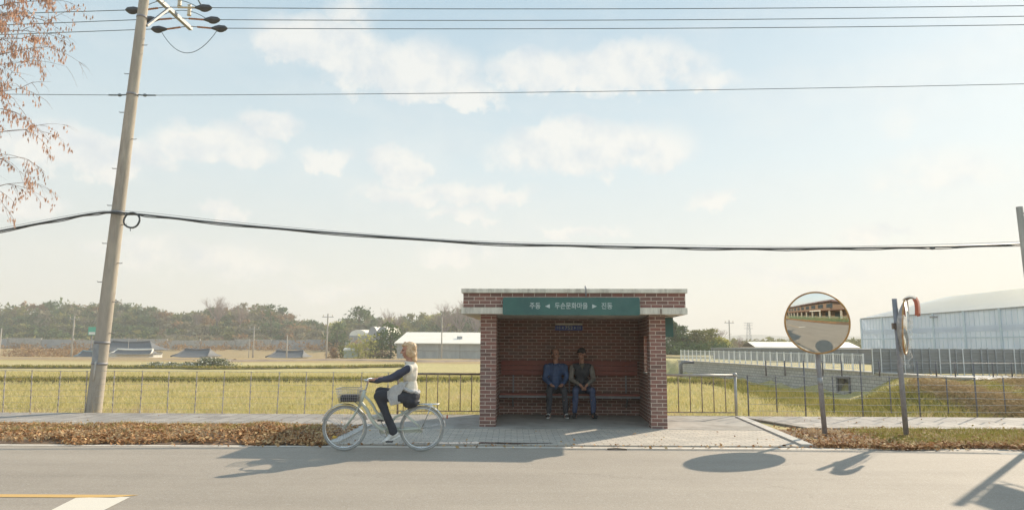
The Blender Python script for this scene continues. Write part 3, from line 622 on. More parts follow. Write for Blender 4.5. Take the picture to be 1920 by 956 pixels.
for k, a in enumerate(ATT):
    pr_, pl_ = at(*covR[k], a.y), at(*covL[k], a.y)
    for p, sg in ((pr_, 1), (pl_, -1)):
        s = a+Vector((.06*sg, 0, 0)); q = p-Vector((.16*sg, 0, 0)); mb = MB(); mb.tube([s, s.lerp(q, .3)], .012, 6); mb.build('link', M['dgalv'], UP)
        mb = MB(); n = 9; pts = []; rr = []
        for i in range(n*2+1):
            pts.append(s.lerp(q, .3+.7*i/(n*2))); rr.append(.030 if i % 2 else .018)
        mb.tube(pts, rr, 10); ins = mb.build('insulator', M['ceramicw' if (k == 0 and sg == 1) else 'ceramic'], UP)
        mb = MB(); d = Vector((sg, 0, 0)); mb.tube([q, q+d*.10, q+d*.2, q+d*.36, q+d*.42], [.025, .06, .085, .07, .02], 10); mb.ball(q+d*.24+Vector((0, 0, -.04)), (.13, .06, .07)); mb.build('clamp_cover', M['black'], UP)
    # jumper
    lo = .62 if k == 2 else -.3; pts = []
    for i in range(17):
        t = i/16; p = pl_.lerp(pr_, t); p = p+Vector((0, 0, -lo*4*t*(1-t)-.05)); pts.append(p)
    MB().tube(pts, .009, 6).build('jumper_wire', M['wire'], UP)
    pts = []
    eR = at(*wire_ends_r[k], a.y); eR = pr_+(eR-pr_)*1.45; 
    for i in range(25):
        t = i/24; pts.append((pr_+Vector((.2, 0, 0))).lerp(eR, t)+Vector((0, 0, -.12*4*t*(1-t))))
    tag(MB().tube(pts, .0105, 5).build('power_line', M['wire']), wirelab[k]+' running right from the leaning pole', 'power line', 'high wires crossing the sky')
    eL = at(*wire_ends_l[k], a.y); eL = pl_+(eL-pl_)*2.2
    tag(MB().tube([(pl_-Vector((.2, 0, 0))).lerp(eL, i/10) for i in range(11)], .0105, 5).build('power_line', M['wire']), wirelab[k]+' running left from the leaning pole', 'power line', 'high wires crossing the sky')
# pin insulators standing on the arm
for px, py in ((337, 2), (355, 20)):
    p = at(px, py, ATT[1].y); mb = MB(); pts = [p+Vector((0, 0, .14*(i/10-.5)*2)) for i in range(11)]; mb.tube(pts, [.035 if i % 2 else .055 for i in range(11)], 10); mb.build('insulator', M['ceramicw'], UP)
p = at(368, -14, ATT[0].y); q = at(378, 12, ATT[0].y); MB().tube([p, p.lerp(q, .5)+Vector((-.03, 0, 0)), q], .02, 6).build('jumper_wire', M['wire'], UP)
# single thin wire at mid height
c = upx(at(250, 178, 15.19).z)
for sg in (-1, 1):
    s = c+Vector((sg*upr(7), 0, 0)); mb = MB(); mb.tube([s, s+Vector((sg*.15, 0, -.01))], .016, 6); mb.ball(s+Vector((sg*.17, 0, -.01)), (.05, .035, .035)); mb.tube([s+Vector((sg*.2, 0, -.01)), s+Vector((sg*.42, 0, -.01))], .018, 8); mb.build('wire_clamp', M['wire'], UP)
pR = at(1920, 151, 15.19); pL = at(0, 177, 15.19); s = c+Vector((.5, 0, -.01)); e = s+(pR-s)*1.45
tag(MB().tube([s.lerp(e, i/20)+Vector((0, 0, -.10*4*(i/20)*(1-i/20))) for i in range(21)], .0075, 5).build('power_line', M['wire']), 'single thin wire clamped to the pole halfway up and running right', 'power line', 'single wire through the middle of the sky')
s = c-Vector((.5, 0, .01)); e = s+(pL-s)*2.
tag(MB().tube([s.lerp(e, i/8) for i in range(9)], .0075, 5).build('power_line', M['wire']), 'single thin wire clamped to the pole halfway up and running left', 'power line', 'single wire through the middle of the sky')
# thick sagging communication cable with coil
CB = thing('telephone_cable', 'thick black cable bundle sagging low across the whole sky behind the shelter', 'cable', upx(4.4))
cp = [(-330, 500), (-160, 464), (0, 433), (100, 414), (165, 402), (205, 398), (250, 401), (300, 406), (440, 421), (640, 438), (900, 455.5), (1100, 461), (1250, 464), (1390, 466), (1520, 466), (1650, 464.5), (1760, 463), (1908, 458), (2200, 443), (2500, 420)]
cpts = [at(x, y, 14.98) for x, y in cp]
def smoothline(P, n=6):
    out = []
    for i in range(len(P)-1):
        p0, p1, p2, p3 = P[max(i-1, 0)], P[i], P[i+1], P[min(i+2, len(P)-1)]
        for j in range(n):
            t = j/n; out.append(.5*((2*p1)+(p2-p0)*t+(2*p0-5*p1+4*p2-p3)*t*t+(3*p1-p0-3*p2+p3)*t**3))
    return out+[P[-1]]
SL = smoothline(cpts)
MB().tube(SL, .021, 7).build('bundle', M['cable'], CB)
MB().tube([p+Vector((0, .01, -.028+.012*math.sin(i*.9))) for i, p in enumerate(SL)], .012, 6).build('cable', M['cable'], CB)
MB().tube([p+Vector((0, .01, .035+.025*abs(math.sin(i*.11)))) for i, p in enumerate(SL)], .004, 5).build('messenger_wire', M['wire'], CB)
p = at(1748, 463, 14.98); MB().ball(p-Vector((0, 0, .03)), (.06, .03, .03)).build('splice', M['cable'], CB)
c = at(247, 413, 14.95)
MB().tube([c+Vector((.175*math.cos(a*.35), .01*math.sin(a), .165*math.sin(a*.35))) for a in range(18)], .021, 7, closed=True).build('coil', M['cable'], CB)
MB().tube([c+Vector((-.02, 0, -.17)), c+Vector((-.01, 0, -.24))], .008, 5).build('tie', M['cable'], CB)

# ------------------------------------------------------------ convex traffic mirrors
def frame_from(n, up=Vector((0, 0, 1))):
    n = n.normalized(); x = up.cross(n).normalized(); y = n.cross(x); m4 = Matrix((x, y, n)).transposed().to_4x4(); return m4
def cap(mb, M4, r, sag, rings=14, seg=64, off=0., thick=0):
    vs = [M4 @ Vector((0, 0, sag+off))]
    for i in range(1, rings+1):
        q = r*i/rings; h = sag*(1-(q/r)**2)+off
        for k in range(seg):
            a = 2*math.pi*k/seg; vs.append(M4 @ Vector((q*math.cos(a), q*math.sin(a), h)))
    fs = [(0, 1+k, 1+(k+1) % seg) for k in range(seg)]
    for i in range(rings-1):
        for k in range(seg): a = 1+i*seg; fs.append((a+k, a+seg+k, a+seg+(k+1) % seg, a+(k+1) % seg))
    return mb.add(vs, fs, True)
MIR = thing('traffic_mirror', 'large round orange-rimmed traffic mirror on a post reflecting the road and a house', 'traffic mirror', (5.29, 11.93, 0))
mc = at(1531, 605, 11.78); be, ti = R(35.5), R(4.6)
nrm = Vector((-math.sin(be)*math.cos(ti), -math.cos(be)*math.cos(ti), -math.sin(ti)))
M4 = Matrix.Translation(mc) @ frame_from(nrm)
cap(MB(), M4, .505, .047).build('mirror_glass', M['mirror'], MIR)
mb = MB(); mb.tube([M4 @ Vector((.514*math.cos(a), .514*math.sin(a), 0)) for a in np.arange(64)/64*6.2832], .014, 10, closed=True); mb.build('rim', M['mirror_rim'], MIR)
mb = MB(); cap(mb, M4, .51, -.09, off=-.006); mb.build('back_shell', M['mirror_back'], MIR)
tp = Vector((5.215, 12.0, 2.15)); bp = Vector((5.29, 11.95, -.2)); mb = MB(); mb.tube([bp, tp], .041, 16); mb.build('post', M['dgalv'], MIR)
q = bp.lerp(tp, .47); mb = MB(); mb.tube([bp.lerp(tp, .445), bp.lerp(tp, .50)], .0425, 16); mb.build('sticker_band', M['galv'], MIR)
mb = MB(); mb.bar(mc-nrm*.1, Vector((tp.x, tp.y, mc.z)), .05); mb.bar(mc-nrm*.1+Vector((-.15, .1, .12)), mc-nrm*.1+Vector((.15, -.1, .12)), .03); mb.build('mounting_bracket', M['dgalv'], MIR)
# second mirror, turned edge-on, wrapped in torn plastic
MI2 = thing('traffic_mirror', 'edge-on traffic mirror with faded orange hood and torn plastic wrap on a leaning post', 'traffic mirror', (6.52, 11.71, 0))
b0 = Vector((6.52, 11.71, -.2)); b1 = at(1677, 560, 11.71); mb = MB(); mb.tube([b0, b1], .041, 16); mb.build('post', M['dgalv'], MI2)
c2 = at(1698, 611, 11.62); n2v = Vector((.82, -.57, -.06)); M5 = Matrix.Translation(c2) @ frame_from(n2v)
mb = MB(); cap(mb, M5, .46, -.13, off=0); mb.build('back_shell', M['mirror_back'], MI2)
cap(MB(), M5, .45, .04, off=.004).build('mirror_glass', M['mirror'], MI2)
mb = MB(); mb.tube([M5 @ Vector((.465*math.cos(a), .465*math.sin(a), 0)) for a in np.arange(48)/48*6.2832], .014, 8, closed=True); mb.build('rim', M['mirror_rim'], MI2)
hp = [(-.02, .462), (.02, .495), (.07, .515), (.12, .512), (.165, .485), (.19, .43), (.198, .36), (.20, .29), (.20, .22)]
def hoodpart(i0, i1, name, m, th=.014):
    vs = []; nx_ = 7
    for k in range(nx_+1):
        xx = -.19+.38*k/nx_; dz = -(xx**2)*1.1
        for (h_, y_) in hp[i0:i1+1]: vs.append(M5 @ Vector((xx, y_+dz, h_)))
        for (h_, y_) in reversed(hp[i0:i1+1]): vs.append(M5 @ Vector((xx, y_+dz-.010, h_-th)))
    c = 2*(i1-i0+1); fs = [(k*c+j_, k*c+(j_+1) % c, (k+1)*c+(j_+1) % c, (k+1)*c+j_) for k in range(nx_) for j_ in range(c)]+[tuple(reversed(range(c))), tuple(nx_*c+j_ for j_ in range(c))]
    MB().add(vs, fs, False).build(name, m, MI2)
hoodpart(0, 4, 'hood_top', M['kerb']); hoodpart(4, 8, 'hood', M['orange'], .05)
zb = c2.z; pa = b0.lerp(b1, (zb+.2)/(b1.z+.2)); mb = MB(); mb.bar(pa+Vector((-.07, 0, 0)), pa+Vector((.18, -.03, .0)), .05, .035); mb.bar(pa+Vector((-.06, -.02, -.05)), pa+Vector((-.06, -.02, .05)), .05); mb.build('mounting_bracket', M['rustbar'], MI2)
# torn plastic film
mb = MB(); vs = []; nr, nk = 30, 30
for i in range(nr+1):
    t = i/nr; zz = .16-.86*t; rad = (.47*math.sqrt(max(0, 1-min(1, abs(zz)/.52)**2)) if zz > -.36 else .24*(1-(-.36-zz)/.42))+.03
    for k in range(nk):
        a = 2*math.pi*k/nk; nzv = noise.noise(Vector((a*1.8, t*7, 2)))*.08*(.4+t)+noise.noise(Vector((math.cos(a)*3, t*18, 5)))*.04
        vs.append(M5 @ Vector((rad*math.cos(a)*(1+nzv*1.5), zz-.07*nzv*3, (.045+.045*(1-t*.3))*math.sin(a)-.0+nzv*.6)))
fs = [(i*nk+k, i*nk+(k+1) % nk, (i+1)*nk+(k+1) % nk, (i+1)*nk+k) for i in range(nr) for k in range(nk) if not (noise.noise(Vector((k*.33, i*.3, 9))) > .22 or (i > nr-8 and noise.noise(Vector((k*.9, 1, 3))) > -.05))]
mb.add(vs, fs, True); mb.build('plastic_wrap', M['film'], MI2)
# road sign on a post at the right edge of the view
SP = thing('road_sign', 'tall slim post with sign bars at the far right edge of the view', 'road sign', (9.05, 12.0, 0))
s0 = Vector((9.05, 12.0, -.1)); s1 = at(1911, 388, 12.0); mb = MB(); mb.tube([s0, s1], .052, 16); mb.build('post', M['polecon'], SP)
for py in (400, 420, 449, 470):
    z = at(1911, py, 12.0).z; x = s0.x+(s1.x-s0.x)*(z/s1.z); mb = MB(); mb.bar((x+.02, 12.0, z), (s1.x+.32, 12.0, z), .022); mb.bar((s1.x+.328, 12.2, z), (s1.x+.328, 11.65, z), .018); mb.build('sign_bar', M['dgalv'], SP)
mb = MB(); mb.box((s1.x+.34, 11.6, 3.3), (s1.x+.348, 12.25, 4.08)); mb.build('sign_panel', M['mirror_back'], SP)

# ------------------------------------------------------------ fences and railings
FY = 15.06
LF = thing('wire_fence', 'low fence of thin rusty knotted posts along the field behind the cyclist', 'fence', (-6, FY, 0))
lp = [5+51.4*i for i in range(-4, 15)]
for i, px in enumerate(lp):
    b_ = at(px, 776, FY); b_.z = -.1; t_ = at(px+2, 697, FY); t_.x += .03+.012*math.sin(i*2.3); t_.z = .90+.01*math.sin(i*1.7)
    mb = MB(); mb.tube([b_.lerp(t_, j_/28) for j_ in range(29)], [.009 if (j_ % 4) or j_ < 4 else .019 for j_ in range(29)], 6); mb.build('post', M['postrust'], LF)
xa = at(lp[0], 700, FY).x; xb_ = at(lp[-1]+26, 700, FY).x
for j, z in enumerate((.10, .23, .36, .49, .62, .75, .895)):
    MB().tube([(xa+(xb_-xa)*i/20, FY, z+.004*math.sin(i*1.7+j)) for i in range(21)],   .0045 if j == 6 else .0024, 5).build('wire', M['fencewire'], LF)
RF = thing('wire_fence', 'dark post fence with thin wires between the mirror posts and the weedy bank', 'fence', (8, FY, 0))
zt, zm = 1.16, .86
mp_ = [1401+106.4*i for i in range(8)]
def fx(px): return at(px, 700, FY).x
for i, px in enumerate(mp_):
    x = fx(px); h = zm+.02 if i == 0 else zt+.03; MB().tube([(x, FY, -.1), (x+.01*math.sin(i*3), FY, h)], .016, 8).build('post', M['darkpost'], RF)
    MB().tube([(x+fx(px+53)-fx(px), FY, .10), (x+fx(px+53)-fx(px), FY, zm+.02)], .013, 6).build('picket', M['darkpost'], RF)
    for k in (1, 2):
        xx = fx(px+35.5*k); MB().tube([(xx, FY, zm), (xx, FY, zt+.03)], .015, 6).build('picket', M['darkpost'], RF)
x0f, x1f = fx(mp_[0]), fx(mp_[-1]+50)
for j, z in enumerate((.13, .27, .41, .55, .69)): MB().tube([(x0f+(x1f-x0f)*i/24, FY-.018, z+.006*math.sin(i*1.3+j*2)) for i in range(25)], .0048, 5).build('wire', M['fencewire'], RF)
MB().tube([(x0f, FY-.018, zm), (x1f, FY-.018, zm)], .009, 6).build('rail', M['fencewire'], RF)
MB().tube([(fx(1436), FY-.018, zt), (x1f, FY-.018, zt)], .005, 6).build('rail', M['fencewire'], RF)
def railing(px0, px1, label, topm, step, ball):
    o = thing('railing', label, 'railing', (fx(px0), 15.1, 0)); xa, xb = at(px0, 700, 15.1).x, at(px1, 700, 15.1).x; zt = .87
    MB().tube([(xa, 15.1, zt), (xb, 15.1, zt)], .024, 10).build('top_rail', topm, o); MB().bar((xa, 15.1, .09), (xb, 15.1, .09), .03, .02).build('bottom_rail', M['rustbar'], o)
    px = px0+step*.5
    while px < px1-6:
        x = at(px, 700, 15.1).x; MB().tube([(x, 15.1, .1), (x, 15.1, zt-.02)], .0105, 6).build('baluster', M['rustbar'], o); px += step
    return o, xa, xb
o, xa, xb = railing(747, 912, 'rusty brown railing with thin bars left of the shelter', M['rustbar'], 21.2, 0)
MB().tube([(xa, 15.1, -.05), (xa, 15.1, .9)], .02, 8).build('post', M['rustbar'], o)
o, xa, xb = railing(1238, 1378, 'stainless steel railing with round ball end right of the shelter', M['steelrail'], 22, 1)
MB().tube([(xb, 15.1, -.05), (xb, 15.1, .86)], .03, 10).build('post', M['steelrail'], o); MB().ball((xb, 15.1, .88), .048).build('ball_finial', M['steelrail'], o)
# block retaining wall with white rail, culvert
BW = thing('retaining_wall', 'grey concrete block retaining wall running away beyond the right fence', 'wall', (14.9, 27.5, -.5))
a = Vector((15.35, 24.0, 0)); b_ = Vector((12.0, 50.4, 0)); d = (b_-a).normalized(); sd = Vector((d.y, -d.x, 0)); ln = (b_-a).length
def wallbox(m4len, x0, x1, z0, z1, t0, t1):
    return Matrix((d, sd, Vector((0, 0, 1)))).transposed().to_4x4()
W4 = Matrix.Translation(a) @ Matrix((d, sd, Vector((0, 0, 1)))).transposed().to_4x4()
hole = 6.3
def wp(x, y, z): return W4 @ Vector((x, y, z))
mb = MB()
for (u0, u1, z0, z1) in ((0, hole, -.9, .42), (hole+.9, ln, -.9, .42), (hole, hole+.9, .13, .42), (hole, hole+.9, -.9, -.45)): mb.box((u0, 0, z0), (u1-.002, .4, z1))
wo = mb.build('wall_body', M['blockwall'], BW, True); wo.matrix_parent_inverse = Matrix(); wo.matrix_local = Matrix.Translation(-BW.location) @ W4
mb = MB(); mb.box((-.1, -.06, .422), (ln+.1, .46, .48)); wo = mb.build('coping', M['kerb'], BW, True, .01); wo.matrix_local = Matrix.Translation(-BW.location) @ W4
mb = MB()
for s_ in ((hole-.05, -.05, -.5, hole+.06, .02, .2), (hole+.84, -.05, -.5, hole+.95, .02, .2), (hole+.062, -.05, .1, hole+.838, .02, .2)): mb.box(s_[:3], s_[3:])
mb.box((hole+.002, .3, -.5), (hole+.898, .36, .128)); wo = mb.build('culvert_frame', M['darkpost'], BW, True); wo.matrix_local = Matrix.Translation(-BW.location) @ W4
WF = thing('rail_fence', 'white picket rail fence standing on top of the grey block wall', 'fence', wp(0, .2, .48))
W5 = Matrix.Translation(-WF.location) @ W4
mb = MB(); mb.box((5.6, .18, 1.13), (ln, .22, 1.16)); mb.box((5.6, .18, .56), (ln, .22, .58)); o = mb.build('rail', M['whitepost'], WF, True); o.matrix_local = W5
for i in range(30):
    u_ = 5.6+i*(ln-5.6)/29; mb = MB(); mb.box((u_-.022, .17, .48), (u_+.022, .23, 1.2)); o = mb.build('post', M['whitepost'], WF, True); o.matrix_local = W5
mb = MB()
for i in range(int((ln-5.6)/.14)): mb.box((5.6+i*.14-.004, .192, .585), (5.6+i*.14+.004, .208, 1.125))
o = mb.build('mesh_panel', M['whitepost'], WF, True); o.matrix_local = W5
# ------------------------------------------------------------ greenhouses on the right
NF = thing('shade_fence', 'dark slatted netting fence with pale posts below the big greenhouse', 'fence', (15, 28.4, .4))
mb = MB()
for j in range(9): mb.box((14.6, 28.40, .45+j*.112), (40, 28.42, .53+j*.112))
mb.build('slats', M['shade'], NF); MB().box((14.6, 28.43, .42), (40, 28.45, 1.4)).build('net', M['shade'], NF)
rr = random.Random(3); x = 14.6
while x < 27:
    w = .018+.012*rr.random(); mb = MB(); mb.box((x, 28.33, .38), (x+w, 28.37, 1.42+.04*rr.random())); mb.build('post', M['whitepost'] if rr.random() < .55 else M['galv'], NF); x += .22+.2*rr.random()
for j, z in enumerate((.62, .95, 1.3)): MB().box((14.6, 28.375, z), (40, 28.395, z+.03)).build('rail', M['galv'], NF)
GH = thing('greenhouse', 'big pale plastic greenhouse with tall side wall at the right edge', 'greenhouse', (36, 74, .4))
X0 = 37.; Ys = [40+4.2*i for i in range(9)]; ze = 4.35
mb = MB(); mb.box((X0, Ys[0], .4), (X0+.05, Ys[-1], ze)); mb.build('side_wall', M['plastic'], GH)
mb = MB(); mb.box((X0+.1, Ys[-1], .4), (X0+22, Ys[-1]+.05, ze)); mb.build('end_wall', M['plastic'], GH)
for y in Ys: MB().box((X0-.12, y-.11, .4), (X0-.01, y+.11, ze+.05)).build('frame_post', M['ghframe'], GH)
MB().box((X0-.1, Ys[0], ze), (X0+.1, Ys[-1]+.1, ze+.1)).build('gutter', M['galv'], GH)
MB().box((X0-.045, Ys[0], 2.72), (X0-.034, Ys[-1], 3.2)).build('vent_strip', M['roofplastic'], GH)
MB().box((X0-.08, Ys[0], 2.2), (X0-.01, Ys[-1]+.1, 2.3)).build('rail', M['ghframe'], GH)
y = Ys[0]; mb = MB()
while y < Ys[-1]: mb.box((X0-.03, y, .4), (X0-.005, y+.035, ze)); y += .6
mb.build('glazing_bars', M['ghframe'], GH)
mb = MB(); mb.box((X0-.4, 60.2, 4.0), (X0-.1, 60.9, 4.15)); mb.build('vent_fan', M['dgalv'], GH)
mb = MB(); n = 10; vs = []
for i in range(n+1):
    t = i/n; xx = X0+.1+9*t; zz = ze+.12+2.3*t; vs += [(xx, Ys[0], zz), (xx, Ys[-1], zz)]
mb.add(vs, [(2*i, 2*i+2, 2*i+3, 2*i+1) for i in range(n)], True); 
vs2 = [(v[0]+2*(X0+9.1-v[0])*1.0, v[1], v[2]-.02) for v in vs]; mb.add(vs2, [(2*i, 2*i+1, 2*i+3, 2*i+2) for i in range(n)], True)
k0 = [(vs[2*i+1][0], vs[2*i+1][1]+.02, vs[2*i+1][2]) for i in range(n+1)]+[(vs2[2*i+1][0], vs2[2*i+1][1]+.02, vs2[2*i+1][2]) for i in range(n, -1, -1)]; mb.add(k0, [tuple(range(len(k0)))])
mb.build('roof', M['roofplastic'], GH)
# low grey greenhouse behind the wall
LG = thing('low_greenhouse', 'low grey slatted greenhouse behind the white rail fence', 'greenhouse', (20, 58, .4))
pa, pb = at(1336, 652, 62), at(1660, 652, 45)
dv = Vector((pb.x-pa.x, pb.y-pa.y, 0)); L_ = dv.length; dv.normalize(); nv = Vector((-dv.y, dv.x, 0)); nv = nv if nv.y > 0 else -nv
G4 = Matrix.Translation(Vector((pa.x, pa.y, 0))-LG.location) @ Matrix((dv, nv, Vector((0, 0, 1)))).transposed().to_4x4()
mb = MB(); mb.box((0, 0, .35), (L_, 6, 1.25)); o = mb.build('side_wall', M['greypanel'], LG, True); o.matrix_local = G4
mb = MB()
for j in range(5): mb.box((-.05, -.09, .45+j*.18), (L_+.05, -.03, .52+j*.18))
o = mb.build('slats', M['galv'], LG, True); o.matrix_local = G4
for i in range(int(L_/1.6)): o = MB().box((i*1.6, -.14, .35), (i*1.6+.06, -.1, 1.32)).build('frame_post', M['galv'], LG, True); o.matrix_local = G4
mb = MB(); mb.box((-.1, -.15, 1.27), (L_, 6.1, 1.34)); o = mb.build('roof', M['greypanel'], LG, True); o.matrix_local = G4
p = at(1415, 650, 80); q = at(1612, 650, 80); o = thing('low_shed', 'long low shed with white roof seen under the round mirror', 'shed', (p.x, 80, .4))
mb = MB(); mb.box((p.x, 80, .4), (q.x, 85, 1.35)); mb.build('side_wall', M['greypanel'], o); mb = MB(); mb.add([(p.x, 79.8, 1.36), (q.x, 79.8, 1.36), (q.x, 82.5, 2.0), (p.x, 82.5, 2.0), (p.x, 85.2, 1.36), (q.x, 85.2, 1.36)], [(0, 1, 2, 3), (3, 2, 5, 4)]); mb.build('roof', M['metalroof'], o)
# ------------------------------------------------------------ distant buildings on the left
def gabled(name, label, cat, x0, x1, y0, y1, zb, ze, zr, wm, rm, over=.3, alongx=True):
    o = thing(name, label, cat, ((x0+x1)/2, y0, zb)); mb = MB(); mb.box((x0, y0, zb), (x1, y1, ze)); ym = (y0+y1)/2; xm = (x0+x1)/2
    if alongx: mb.add([(x0, y0, ze), (x0, y1, ze), (x0, ym, zr), (x1, y0, ze), (x1, y1, ze), (x1, ym, zr)], [(0, 2, 1), (3, 4, 5)])
    mb.build('wall', wm, o); mb = MB(); s = (zr-ze)/(ym-y0); e = .01
    A_ = [(x0-over, y0-over, ze-over*s+e), (x1+over, y0-over, ze-over*s+e), (x1+over, ym, zr+e), (x0-over, ym, zr+e), (x1+over, y1+over, ze-over*s+e), (x0-over, y1+over, ze-over*s+e)]
    B_ = [(v[0], v[1], v[2]+.12) for v in A_]; mb.add(A_+B_, [(3, 2, 1, 0), (5, 4, 2, 3), (6, 7, 8, 9), (9, 8, 10, 11), (0, 1, 7, 6), (4, 5, 11, 10), (1, 2, 8, 7), (2, 4, 10, 8), (3, 0, 6, 9), (5, 3, 9, 11)]); mb.build('roof', rm, o); return o
p = at(744, 668, 104); q = at(940, 668, 104)
o = gabled('white_roofed_shed', 'long shed with bright white roof just behind the cyclist', 'shed', p.x, q.x+6, 104, 128, -.6, 1.6, 3.35, M['plastic2'], M['metalroof'], .4)
for i in range(9): MB().box((p.x+i*3.1, 103.9, -.6), (p.x+i*3.1+.12, 103.99, 1.5)).build('frame_post', M['kerb'], o)
MB().box((p.x, 103.85, .55), (q.x+6, 103.98, .65)).build('rail', M['kerb'], o)
x = at(858, 630, 104).x; MB().box((x-.4, 108, 1.9), (x+.4, 108.8, 2.75)).build('vent', M['galv'], o)
# long grey wall under the wood
LW = thing('boundary_wall', 'long low pale grey wall under the wooded hill', 'wall', (-60, 178, .3))
pr = random.Random(5); x = -150
while x < -12:
    w = 7+pr.random()*2; y = 176+.03*(x+80); mb = MB(); mb.box((x, y, -.5), (x+w-.15, y+.25, 2.1+pr.random()*.45)); mb.build('panel', M['concrete'] if pr.random() < .5 else M['greypanel'], LW); MB().box((x+w-.148, y-.1, -.5), (x+w-.002, y+.35, 2.5)).build('post', M['concrete'], LW); x += w
# korean tiled houses in the hollow
def hanok(px0, px1, pyr, pye, Y, label, wall, ridge_m, hips=.22, name='tiled_house', base=-3.2, dep=3.2):
    a, b_ = at(px0, pye, Y), at(px1, pye, Y); r = at((px0+px1)/2, pyr, Y+dep); ze, zr = a.z, r.z; o = thing(name, label, 'house', ((a.x+b_.x)/2, Y, base))
    w = b_.x-a.x; mb = MB(); mb.box((a.x+w*.1, Y+.8, base), (b_.x-w*.1, Y+2*dep-.8, ze-.02)); mb.build('wall', wall, o)
    n = 14; vs = []; rid = []
    for i in range(n+1):
        t = i/n; c = (2*t-1)**2; x = a.x+w*t; xr = a.x+w*(hips+(1-2*hips)*t)
        e = ze+.35*c*(zr-ze)*.5; m_ = (ze+zr)/2-.12*(zr-ze)+.12*c*(zr-ze); rz_ = zr+.22*c*(zr-ze)*.6; xm = (x+xr)/2
        vs += [(x, Y, e), (xm, Y+dep*.5, m_), (xr, Y+dep, rz_), (xm, Y+dep*1.5, m_), (x, Y+2*dep, e)]; rid.append((xr, Y+dep, rz_+.05))
    fs = []
    for i in range(n):
        for k in range(4): fs.append((i*5+k, (i+1)*5+k, (i+1)*5+k+1, i*5+k+1))
    fs += [(4, 3, 2, 1, 0), tuple(n*5+k for k in range(5))]
    mb = MB(); mb.add(vs, fs, False); mb.build('roof', M['tile'], o)
    MB().tube(rid, .16, 6).build('ridge', ridge_m, o)
    MB().tube([vs[0], vs[1], vs[2]], .12, 6).build('hip_ridge', ridge_m, o); MB().tube([vs[n*5], vs[n*5+1], vs[n*5+2]], .12, 6).build('hip_ridge', ridge_m, o)
    return o
HK = hanok(166, 286, 642, 658, 118, 'dark tiled house behind the leaning pole with white ridges', M['plaster'], M['tile'], .2)
hanok(205, 282, 656, 664, 112, 'low tiled roof with bright white ridge nearest the leaning pole', M['plaster'], M['metalroof'], .06, dep=1.5)
hanok(320, 388, 656, 670, 116, 'small grey tiled house with pale blue gable in the field', M['bluegable'], M['tile'], .15)
hanok(498, 566, 659, 671, 116, 'grey tiled house far behind the front wheel of the bicycle', M['plaster'], M['tile'], .12)
hanok(138, 176, 659, 670, 116, 'little blue-grey roof left of the leaning pole', M['bluegable'], M['bluegable'], .1, dep=1.8)
for px, lab in ((217, 'left'), (249, 'right')):
    p = at(px, 646, 121); o = HK
    MB().add([(p.x-1.1, 121, p.z+.25), (p.x+1.1, 121, p.z+.25), (p.x+.2, 121, p.z-.8), (p.x-.2, 121, p.z-.8), (p.x-1.1, 122, p.z+.25), (p.x+1.1, 122, p.z+.25), (p.x+.2, 122, p.z-.8), (p.x-.2, 122, p.z-.8)], [(0, 3, 2, 1), (4, 5, 6, 7), (0, 1, 5, 4), (1, 2, 6, 5), (2, 3, 7, 6), (3, 0, 4, 7)]).build('roof_gable', M['tile'], o)
    MB().ball((p.x-.3, 120.9, p.z-.3), (.5, .1, .4), 8, 6).build('plaster_face', M['metalroof'], o)
# green billboard
p = at(172, 620, 118); o = thing('billboard', 'small bright green board on a post beside the leaning pole', 'billboard', (p.x, 118, -3))
MB().box((p.x-.6, 118, p.z-.7), (p.x+.75, 118.1, p.z+.65)).build('sign_panel', M['signgreen'], o); MB().box((p.x-.45, 117.95, p.z-.62), (p.x+.6, 117.99, p.z-.2)).build('white_strip', M['sign_white'], o); MB().tube([(p.x, 118.15, -3), (p.x, 118.15, p.z)], .09, 6).build('post', M['darkpost'], o)
# sheds among the bushes
p = at(656, 668, 112); o = gabled('garden_shed', 'tiny pale green shed at the edge of the field', 'shed', p.x-1.0, p.x+1.1, 112, 114, -.7, .45, .75, M['palegreen'], M['plaster'], .1)
p = at(690, 668, 114); mb = MB(); rs = random.Random(9)
for i in range(22): q = Vector((p.x-2+rs.random()*5, 114+rs.random()*2, -.5+rs.random()*.9)); mb.bar(q, q+Vector((rs.uniform(.6, 2), rs.uniform(-.4, .4), rs.uniform(-.25, .3))), .12, .05)
tag(mb.build('scrap_pile', M['scrap']), 'low pile of reddish scrap beside the tiny pale green shed', 'scrap pile')
for i, (x0, x1, y0, y1) in enumerate([(655, 688, 618, 629), (690, 708, 612, 629), (706, 728, 612, 628)]):
    a = at(x0, y1, 190); b_ = at(x1, y0, 190); o = thing('arched_greenhouse', ['long pale arched greenhouse on the hillside, leftmost of three', 'pale arched greenhouse with dark end, middle of three on the hillside', 'white arched greenhouse on the hillside, rightmost of three'][i], 'greenhouse', ((a.x+b_.x)/2, 190, a.z-2), 0, 'arched greenhouses on the hillside')
    w = b_.x-a.x; h = b_.z-a.z; vs = []
    for k in range(11):
        t = k/10*math.pi; x = (a.x+b_.x)/2-math.cos(t)*w/2; z = a.z+math.sin(t)*h; vs += [(x, 190, z), (x+1.5, 202, z+.2)]
    mb = MB(); mb.box((a.x, 190, a.z-3), (b_.x, 202, a.z-.01)); mb.build('base_wall', M['greypanel'], o); mb = MB(); mb.add(vs, [(2*k, 2*k+1, 2*k+3, 2*k+2) for k in range(10)], True); mb.build('roof', M['metalroof'], o); MB().add([vs[2*k] for k in range(11)], [tuple(range(11))]).build('end_panel', M['greypanel'] if i else M['metalroof'], o)
